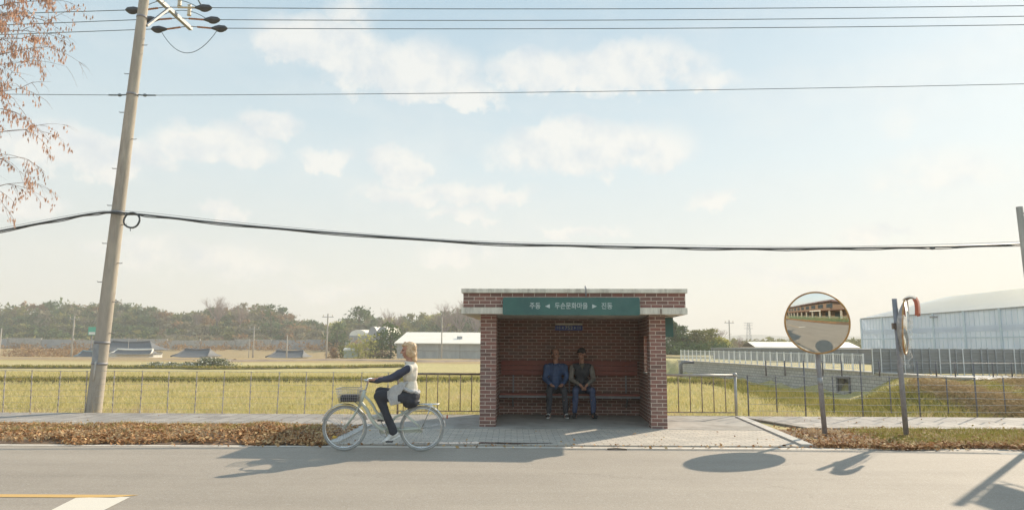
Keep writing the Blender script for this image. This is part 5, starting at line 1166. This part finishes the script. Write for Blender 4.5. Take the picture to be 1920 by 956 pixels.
BBk = Q(722, 806); BBk.z = .285; ht = Q(684, 733); hb_ = Q(674, 760); st = Q(766, 757); seatc = Q(770, 752)
mb = MB(); down = [hb_.lerp(ht, .25), Q(688, 768), Q(697, 786), Q(708, 799), BBk]; mb.tube(smoothline(down, 5), .024, 10)
down2 = [hb_.lerp(ht, .75), Q(697, 756), Q(706, 772), Q(718, 784), Q(733, 790)]; mb.tube(smoothline(down2, 5), .018, 10)
mb.tube([BBk, Q(741, 782), st-Vector((0, 0, .09))], .017, 10); mb.tube([hb_-Vector((0, 0, .01)), ht+Vector((0, 0, .01))], .026, 12)
for sy in (-.045, .045):
    mb.tube([BBk+Vector((0, sy*.5, 0)), rh+Vector((0, sy, 0))], .010, 8); mb.tube([Q(752, 770)+Vector((0, sy*.4, 0)), rh+Vector((0, sy, 0))], .009, 8)
    fpts = [hb_+Vector((0, sy*.9, -.01)), hb_.lerp(fh, .5)+Vector((.02, sy*1.1, 0)), fh+Vector((0, sy*1.1, 0))]; mb.tube(fpts, .011, 8)
mb.build('frame', M['bikepaint'], BK)
MB().tube([st-Vector((0, 0, .12)), seatc-Vector((0, 0, .03))], .013, 8).build('seat_post', M['chrome'], BK)
mb = MB(); mb.ball(seatc+Vector((.05, 0, 0)), (.09, .09, .035)); mb.limb(seatc+Vector((.02, 0, .0)), seatc+Vector((-.14, 0, .005)), .035, .02); fuse(mb, 'saddle', M['black'], BK, .01, 3)
# handlebar
hs = Q(690, 716); gl = Q(704, 713)
mb = MB(); mb.tube(smoothline([ht+Vector((0, 0, -.02)), Q(688, 722), hs], 4), .013, 8)
for sy in (-1, 1): mb.tube(smoothline([hs, hs+Vector((-.03, sy*.1, .035)), hs+Vector((.0, sy*.22, .04)), Vector((gl.x-.02, YB+sy*.27, gl.z+.005)), Vector((gl.x+.09, YB+sy*.28, gl.z-.012))], 4), .011, 8)
mb.build('handlebar', M['chrome'], BK)
for sy in (-1, 1): MB().tube([Vector((gl.x-.03, YB+sy*.268, gl.z+.006)), Vector((gl.x+.095, YB+sy*.281, gl.z-.013))], .017, 8).build('grip', M['black'], BK)
# basket
bx0, bx1, bz0, bz1 = Q(673, 750), Q(640, 750), Q(655, 753).z, Q(655, 727).z; xa, xb = bx1.x, bx0.x; mb = MB(); n = 9
def bk(u, v, t): # u around 0..4, t height
    e = .045*t; xa_, xb_2, ya_, yb_ = xa-e, xb+e*.2, YB-.13-e, YB+.13+e; f = v
    return {0: Vector((xa_+(xb_2-xa_)*f, ya_, 0)), 1: Vector((xb_2, ya_+(yb_-ya_)*f, 0)), 2: Vector((xb_2+(xa_-xb_2)*f, yb_, 0)), 3: Vector((xa_, yb_+(ya_-yb_)*f, 0))}[u]+Vector((0, 0, bz0+(bz1-bz0)*t))
for u in range(4):
    for i in range(n): mb.tube([bk(u, i/n, 0), bk(u, i/n, 1)], .0022, 4)
for t in (0, .2, .4, .6, .8, 1.0): mb.tube([bk(u, 0, t) for u in range(4)], .0055 if t == 1 else .0025, 5, closed=True)
for i in range(6): mb.tube([bk(0, i/5, 0), bk(2, 1-i/5, 0)], .0022, 4)
mb.build('basket', M['galv'], BK)
mb = MB(); mb.tube([ht+Vector((0, 0, .02)), Vector((xb, YB, bz1-.05))], .008, 6); mb.tube([hb_, Vector((xb-.05, YB, bz0))], .008, 6); mb.build('basket_bracket', M['galv'], BK)
BG = MB(); BG.box((xa+.012, YB-.12, bz0+.008), (xb-.012, YB+.12, bz0+.105)); o = BG.build('bag', M['basket'], bevel=.02); tag(o, 'dark flat bag lying in the front basket of the bicycle', 'bag')
# carrier
mb = MB(); cz_ = Q(800, 757).z
for sy in (-.05, 0, .05): mb.tube([Vector((st.x+.05, YB+sy, cz_)), Vector((rh.x+.24, YB+sy, cz_))], .006, 6)
for xx in (.1, .3, .45): mb.tube([Vector((st.x+xx*.9, YB-.05, cz_)), Vector((st.x+xx*.9, YB+.05, cz_))], .005, 6)
for sy in (-.055, .055): mb.tube([Vector((rh.x+.14, YB+sy, cz_)), Vector((rh.x, YB+sy, rh.z))], .005, 6)
mb.build('carrier', M['chrome'], BK)
MB().ball(rh+Vector((.355, 0, .16)), (.012, .03, .03), 8, 6).build('rear_light', M['orange'], BK)
pn_, pf_ = BBk+Vector((.085, -.09, -.13)), BBk+Vector((-.085, .09, .13))
mb = MB(); mb.bar(BBk+Vector((0, -.06, 0)), pn_+Vector((0, .015, 0)), .02, .012); mb.bar(BBk+Vector((0, .06, 0)), pf_-Vector((0, .015, 0)), .02, .012); mb.tube([BBk-Vector((0, .06, 0)), BBk+Vector((0, .06, 0))], .018, 8); mb.tube([BBk+Vector((math.cos(a)*.085, .045, math.sin(a)*.085)) for a in np.arange(32)/32*6.2832], .006, 6, closed=True)
mb.build('crankset', M['chrome'], BK)
for p, s in ((pn_, -1), (pf_, 1)): MB().box((p.x-.045, p.y+s*.03-.035, p.z-.012), (p.x+.045, p.y+s*.03+.035, p.z+.012)).build('pedal', M['black'], BK)
mb = MB(); mb.box((BBk.x-.09, YB+.05, BBk.z-.05), (BBk.x+.1, YB+.062, BBk.z+.05)); mb.box((BBk.x+.1, YB+.05, BBk.z-.035), (rh.x, YB+.06, BBk.z+.045)); mb.build('chain_guard', M['bikepaint'], BK)
# rider
RD = thing('person', 'cyclist with blond hair, cream vest, navy sleeves and black trousers riding the bicycle', 'person', (Q(768, 750).x, YB, .0))
hc = Q(766, 656.5); neck = Q(768, 681); chest = Q(769, 700); belly = Q(770, 727); pel = Q(769, 748); f = (-1, -.06, -.08)
sh = {s: Q(767, 691, s*.155) for s in (-1, 1)}; el = {s: Q(737, 708, s*.22) for s in (-1, 1)}; wr = {s: Q(711, 711.5, s*.272) for s in (-1, 1)}
hip = {s: Q(764, 745, s*.085) for s in (-1, 1)}; kn = {-1: Q(713, 741, -.11), 1: Q(709, 735, .11)}; an = {-1: pn_+Vector((.055, -.02, .125)), 1: pf_+Vector((.05, .02, .13))}
mb = MB(); P_, Rm = head(mb, hc, f); mb.limb(neck-Vector((0, 0, .02)), hc+Vector((.015, 0, -.06)), .056, .052); mb.limb(neck-Vector((-.01, 0, .05)), neck-Vector((-.01, 0, .01)), .085, .06)
mb.ball(chest, (.095, .135, .15)); mb.ball(belly, (.095, .125, .15)); mb.ball(pel, (.115, .15, .11)); mb.limb(sh[-1]+Vector((0, .04, 0)), sh[1]-Vector((0, .04, 0)), .05, .05)
for s in (-1, 1):
    mb.limb(sh[s], el[s], .042, .034); mb.limb(el[s], wr[s], .033, .024); mb.limb(hip[s], kn[s], .075, .055); mb.limb(kn[s], an[s], .05, .034)
    mb.ball(an[s]+Vector((-.02, 0, -.03)), (.04, .025, .03))
    hand(mb, wr[s]+Vector((.012, 0, .016)), (-1, s*.05, -.05), (0, 0, -1), s, 1.15, s=.95)
fuse(mb, 'body', M['skin'], RD, .0065, 3); face_bits(P_, Rm, RD)
mb = MB(); mb.ball(chest, (.112, .155, .165)); mb.ball(belly+Vector((.0, 0, 0)), (.108, .145, .16)); mb.limb(sh[-1]+Vector((.01, .03, 0)), sh[1]+Vector((.01, -.03, 0)), .058, .058); mb.ball(neck+Vector((0, 0, -.0)), (.062, .07, .045))
mb.ball(chest+Vector((.01, 0, .07)), (.10, .165, .09)); mb.tube([neck+Vector((.004+.062*math.cos(a), .066*math.sin(a), .012)) for a in np.arange(14)/14*6.2832], .022, 8, closed=True)
for s in (-1, 1): mb.ball(sh[s]+Vector((.005, -s*.01, .0)), (.072, .05, .075))
fuse(mb, 'vest', M['cream'], RD, .009, 3, .014, 11)
for s in (-1, 1): mb = MB(); mb.limb(sh[s], el[s], .060, .052); mb.limb(el[s], wr[s].lerp(el[s], .06), .050, .036); fuse(mb, 'sleeve', M['navy'], RD, .009, 4, .009, 16)
mb = MB(); mb.ball(pel+Vector((0, 0, -.01)), (.128, .165, .12)); mb.ball(pel+Vector((.04, 0, .05)), (.10, .155, .12))
for s in (-1, 1): mb.limb(hip[s], kn[s], .09, .073); mb.limb(kn[s], an[s]+Vector((0, 0, .0)), .069, .054)
fuse(mb, 'trousers', M['blackcloth'], RD, .009, 3, .016, 12)
# jacket tied round the waist, hanging over the near hip
mb = MB(); mb.tube([belly+Vector((.112*math.cos(a), .150*math.sin(a), -.025-.035*math.cos(a)+.012*math.sin(a*5))) for a in np.arange(30)/30*6.2832], [.026+.008*math.sin(k*1.9) for k in range(30)], 8, closed=True)
def flap(pts, w, t=.012):
    for a_, b_ in zip(pts[:-1], pts[1:]):
        for k in range(-2, 3): mb.limb(a_[0]+Vector((a_[1]*k/2*w, .006*k, .01*k)), b_[0]+Vector((b_[1]*k/2*w, .006*k, .01*k)), t+.006, t+.003, 6)
flap([(Q(758, 718, -.15), .8), (Q(747, 730, -.17), 1.), (Q(742, 742, -.175), 1.), (Q(745, 755, -.165), .7)], .075)
flap([(Q(752, 719, -.16), .7), (Q(738, 729, -.165), .8), (Q(733, 741, -.15), .4)], .06)
fuse(mb, 'tied_jacket', M['tied'], RD, .0075, 2, .016, 20)
for s in (-1, 1):
    td = Vector((-.80, 0, -.42 if s < 0 else -.15)); up_ = Vector((0, 0, 1)); mb = MB(); shoe(mb, an[s], td, .25, up=up_); fo = fuse(mb, 'shoe', M['white_shoe'], RD, .007, 3); mb = MB(); sole(mb, an[s], td, .25); mb.build('sole', M['white_shoe'], fo)
mb = MB(); mb.ball(P_(0, -.035, .03), (.088, .092, .092), rot=Rm); mb.ball(P_(0, .01, .075), (.078, .08, .05), rot=Rm)
for s in (-1, 1): mb.ball(P_(s*.070, -.015, -.02), (.022, .05, .085), rot=Rm)
mb.ball(P_(0, -.065, -.05), (.080, .055, .09), rot=Rm); mb.ball(P_(0, -.075, -.12), (.06, .04, .07), rot=Rm); mb.limb(P_(.02, -.08, -.10), P_(.03, -.11, -.17), .03, .012)
fuse(mb, 'hair', M['hair_brown'], RD, .006, 1, .016, 26)

# ------------------------------------------------------------ across the road (seen in the round mirror)
HS = thing('house', 'long two-storey brown brick house with red roof mirrored in the round traffic mirror', 'house', (-16, -14, 0))
hx0, hx1, hy = -50., -3., -7.
MB().box((hx0, hy-9, 0), (hx1, hy-1.8, 2.9)).build('wall', M['brownbrick'], HS); MB().box((hx0+3, hy-9, 3.2), (hx1-6, hy-.6, 6.0)).build('upper_wall', M['brownbrick'], HS)
MB().box((hx0-.5, hy-9.3, 2.92), (hx1+.6, hy+.5, 3.18)).build('balcony_roof', M['redtile'], HS)
mb = MB(); a_, b2, c_, d_ = hx0+2.2, hx1-5.2, hy-9.6, hy+.1; mb.add([(a_, c_, 6.02), (b2, c_, 6.02), (b2, d_, 6.02), (a_, d_, 6.02), (a_+3, (c_+d_)/2, 7.6), (b2-3, (c_+d_)/2, 7.6)], [(0, 3, 2, 1), (0, 1, 5, 4), (2, 3, 4, 5), (1, 2, 5), (3, 0, 4)]); mb.build('roof', M['redtile'], HS)
for i in range(12):
    x = hx0+1+i*4.0; MB().box((x, hy-.1, 0), (x+.5, hy+.3, 2.92)).build('pillar', M['concrete'], HS)
    if i < 11: MB().box((x+1, hy-1.82, .9), (x+3.4, hy-1.78, 2.4)).build('window', M['glass'], HS)
for i in range(10): x = hx0+4.5+i*3.9; MB().box((x, hy-.62, 3.9), (x+2.4, hy-.58, 5.3)).build('window', M['glass'], HS)
MB().box((-18, hy+.52, 2.86), (-12, hy+.58, 3.2)).build('name_board', M['sign_white'], HS)
GF = thing('mesh_fence', 'pale green fence across the road mirrored in the round traffic mirror', 'fence', (-12, -2.2, 0)); mb = MB()
for i in range(150): mb.box((-30+i*.3, -2.22, .05), (-29.93+i*.3, -2.18, 1.25))
for z in (.2, 1.15): mb.box((-30, -2.23, z), (15, -2.17, z+.05))
mb.build('mesh_panel', M['greenfence'], GF)
mb = MB(); mb.sheet([(-60, -1.9), (60, -1.9), (60, 1.38), (-60, 1.38)], .02, .05); struct(mb, 'verge', M['vergesoil'])
x = rng.uniform(-28, 12, 12000); y = rng.uniform(-1.9, 1.2, 12000); k = (np.abs(x) > 1.5) | (y < -1.2); x, y = x[k], y[k]
tag(trimesh('fallen_leaves', chips(np.stack([x, y, .03+.05*rng.random(len(x))], 1), rng.uniform(.03, .06, len(x)), .6), M['litter']), kind='stuff')
x = rng.uniform(-30, 14, 14000); y = rng.uniform(-4.5, -2.4, 14000); T = blades(x, y, x*0, rng.uniform(.3, .9, len(x)), .07, .4); tag(trimesh('roadside_plants', T, M['weed']), kind='stuff')

# small debris on the road edge
for px, py, l, lab in ((1157, 844, .14, 'short brown stick on the road edge in front of the shelter'),): 
    g = G(px, py); tag(MB().tube([(g[0]-l, g[1], .02), (g[0], g[1]+.01, .025), (g[0]+l, g[1]-.01, .018)], .012, 6).build('stick', M['bark']), lab, 'stick')

# ------------------------------------------------------------ haze
mb = MB(); mb.box((-1900, -1300, -8), (1900, 2400, 52)); hz = mb.build('haze', None) if False else None
me = mb.mesh('haze'); o = bpy.data.objects.new('haze', me); COL.objects.link(o); m = bpy.data.materials.new('haze'); m.use_nodes = True; nt = m.node_tree; nt.nodes.clear()
out = nt.nodes.new('ShaderNodeOutputMaterial'); vp = nt.nodes.new('ShaderNodeVolumePrincipled'); vp.inputs['Color'].default_value = (1, .975, .92, 1); vp.inputs['Density'].default_value = .0011; vp.inputs['Anisotropy'].default_value = .1
L(nt, vp.outputs[0], out.inputs['Volume']); me.materials.append(m); o['kind'] = 'stuff'
# ------------------------------------------------------------ world : Nishita sky with clouds
wd = bpy.data.worlds.new('World'); S.world = wd; wd.use_nodes = True; nt = wd.node_tree; bg = nt.nodes['Background']
sky = nt.nodes.new('ShaderNodeTexSky'); sky.sky_type = 'NISHITA'; sky.sun_disc = False
el_ = math.asin(SUN.z); sky.sun_elevation = el_; sky.sun_rotation = math.atan2(SUN.x, SUN.y); sky.air_density = 1.0; sky.dust_density = 1.2; sky.ozone_density = 1.6; sky.altitude = 20
tc = nt.nodes.new('ShaderNodeTexCoord'); V_ = tc.outputs['Generated']
sp = nt.nodes.new('ShaderNodeSeparateXYZ'); L(nt, V_, sp.inputs[0])
def mth(op, a, b=None, c=None, clamp=False):
    n = nt.nodes.new('ShaderNodeMath'); n.operation = op; n.use_clamp = clamp
    for i, v in enumerate((a, b, c)):
        if v is None: continue
        if isinstance(v, (int, float)): n.inputs[i].default_value = v
        else: L(nt, v, n.inputs[i])
    return n.outputs[0]
azn = mth('ARCTAN2', sp.outputs[0], sp.outputs[1]); eln = mth('ARCSINE', sp.outputs[2])
nA = N(nt, 'ShaderNodeTexNoise', Scale=5., Detail=9, Roughness=.6); L(nt, V_, nA.inputs['Vector'])
nB = N(nt, 'ShaderNodeTexNoise', Scale=17., Detail=10, Roughness=.62); L(nt, V_, nB.inputs['Vector'])
off = N(nt, 'ShaderNodeVectorMath', operation='ADD'); off.inputs[1].default_value = (.012, .0, .022); L(nt, V_, off.inputs[0])
nC = N(nt, 'ShaderNodeTexNoise', Scale=17., Detail=10, Roughness=.62); L(nt, off.outputs[0], nC.inputs['Vector'])
az2 = mth('ADD', azn, mth('MULTIPLY', mth('SUBTRACT', nA.outputs[0], .5), .16)); el2 = mth('ADD', eln, mth('MULTIPLY', mth('SUBTRACT', nB.outputs[0], .5), .085))
def azel(px, py):
    d = Vector(ray(px, py)).normalized(); return math.atan2(d.x, d.y), math.asin(d.z)
CLD = [(600, 90, 120, 62, 1), (760, 145, 160, 66, 1), (850, 178, 95, 32, .9), (1020, 140, 110, 46, 1), (1190, 135, 150, 58, 1), (1090, 290, 195, 60, 1), (1060, 255, 90, 34, 1), (150, 288, 165, 56, 1), (50, 265, 70, 34, .8), (390, 275, 140, 46, 1), (490, 235, 75, 38, 1), (760, 312, 56, 42, 1.1), (850, 370, 180, 26, .95), (410, 402, 60, 24, 1), (390, 495, 190, 40, .75), (1090, 440, 95, 16, .8), (870, 478, 100, 22, .7), (1330, 378, 45, 18, .7), (625, 305, 70, 22, .85), (30, 385, 70, 32, 1), (655, 25, 55, 45, .55), (860, 408, 80, 17, .8), (1640, 440, 70, 20, .6), (1480, 515, 240, 26, .55), (1750, 320, 170, 60, .4), (1700, 210, 120, 50, .3), (1330, 155, 60, 30, .7), (250, 460, 120, 26, .6), (620, 540, 160, 22, .5)]
tot = None
for (px, py, w, h, a) in CLD:
    az0, el0 = azel(px, py); azr = abs(azel(px+w, py)[0]-azel(px-w, py)[0])/2*1.25; elr = abs(azel(px, py+h)[1]-azel(px, py-h)[1])/2*1.25
    dx = mth('DIVIDE', mth('SUBTRACT', az2, az0), azr); dy = mth('DIVIDE', mth('SUBTRACT', el2, el0), elr)
    dyb = mth('MULTIPLY', mth('MINIMUM', dy, 0.), 1.35); dyt = mth('MAXIMUM', dy, 0.); dyy = mth('ADD', dyb, dyt)
    r2 = mth('ADD', mth('MULTIPLY', dx, dx), mth('MULTIPLY', dyy, dyy)); v = mth('MULTIPLY', mth('SUBTRACT', 1., r2, clamp=True), a)
    tot = v if tot is None else mth('MAXIMUM', tot, v)
det = mth('MULTIPLY', mth('SUBTRACT', nB.outputs[0], .5), 1.9)
dens = mth('ADD', tot, mth('MULTIPLY', det, mth('MULTIPLY', tot, 1.3, clamp=True)))
# broad veil noise for the whole sky (also behind the camera)
mpv = N(nt, 'ShaderNodeMapping'); mpv.inputs['Scale'].default_value = (1, 1, 3.2); L(nt, V_, mpv.inputs[0]); nV = N(nt, 'ShaderNodeTexNoise', Scale=3.2, Detail=9, Roughness=.62); L(nt, mpv.outputs[0], nV.inputs['Vector'])
veil = N(nt, 'ShaderNodeMapRange'); veil.inputs[1].default_value = .48; veil.inputs[2].default_value = .8; veil.inputs[4].default_value = .35; L(nt, nV.outputs[0], veil.inputs[0])
ms = N(nt, 'ShaderNodeMapRange'); ms.interpolation_type = 'SMOOTHSTEP'; ms.inputs[1].default_value = .04; ms.inputs[2].default_value = .72; L(nt, dens, ms.inputs[0])
mask = mth('MAXIMUM', mth('MULTIPLY', ms.outputs[0], .7), veil.outputs[0])
light = mth('MULTIPLY_ADD', mth('SUBTRACT', nB.outputs[0], nC.outputs[0]), 2.6, .62, clamp=True)
cc = ramp(nt, light, [(.15, (4.5, 4.75, 4.95)), (.85, (6.0, 5.8, 5.4))])
CLOUDC, SKYG = cc, sky.outputs[0]
# pale milky air of a humid winter day mixed over the whole sky
er = mth('DIVIDE', eln, 1.57, clamp=True)
gr = ramp(nt, er, [(0, (5.1, 4.95, 4.4)), (.07, (4.9, 4.98, 4.6)), (.16, (4.12, 4.8, 4.95)), (.30, (2.9, 3.92, 4.55)), (.6, (2.2, 3.2, 4.2)), (1, (1.6, 2.5, 3.8))])
bk = N(nt, 'ShaderNodeMapRange'); bk.interpolation_type = 'SMOOTHSTEP'; bk.inputs[1].default_value = .15; bk.inputs[2].default_value = -.5; bk.inputs[3].default_value = 1; bk.inputs[4].default_value = 1.55; L(nt, sp.outputs[1], bk.inputs[0])  # sky brightened behind the camera, added as unseen fill light on the scene
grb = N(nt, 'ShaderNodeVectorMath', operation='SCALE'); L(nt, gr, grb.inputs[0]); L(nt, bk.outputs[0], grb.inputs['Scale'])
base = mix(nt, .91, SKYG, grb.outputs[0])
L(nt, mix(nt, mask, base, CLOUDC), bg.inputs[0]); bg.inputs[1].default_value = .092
sl = bpy.data.lights.new('sun', 'SUN'); sl.energy = 3.7; sl.angle = R(.55); sl.color = (1, .86, .67); so = bpy.data.objects.new('sun', sl); COL.objects.link(so); so.rotation_euler = SUN.to_track_quat('Z', 'Y').to_euler(); so.location = (20, 20, 30)
# ------------------------------------------------------------ camera & output
cam = bpy.data.cameras.new('camera'); cam.sensor_width = 36; cam.lens = 36*F/1920; cam.clip_end = 6000; cam.clip_start = .05
co = bpy.data.objects.new('camera', cam); COL.objects.link(co)
co.matrix_world = Matrix.Translation((0, 0, H)) @ Matrix.Rotation(R(90)+TH, 4, 'X') @ Matrix.Rotation(ROLL, 4, 'Z'); S.camera = co
S.view_settings.view_transform = 'Standard'; S.view_settings.look = 'None'; S.view_settings.gamma = 1; S.view_settings.exposure = .9
S.cycles.use_denoising = True; S.cycles.max_bounces = 8; S.cycles.volume_bounces = 0; S.cycles.transparent_max_bounces = 12
S.cycles.use_adaptive_sampling = True; S.cycles.adaptive_threshold = .02
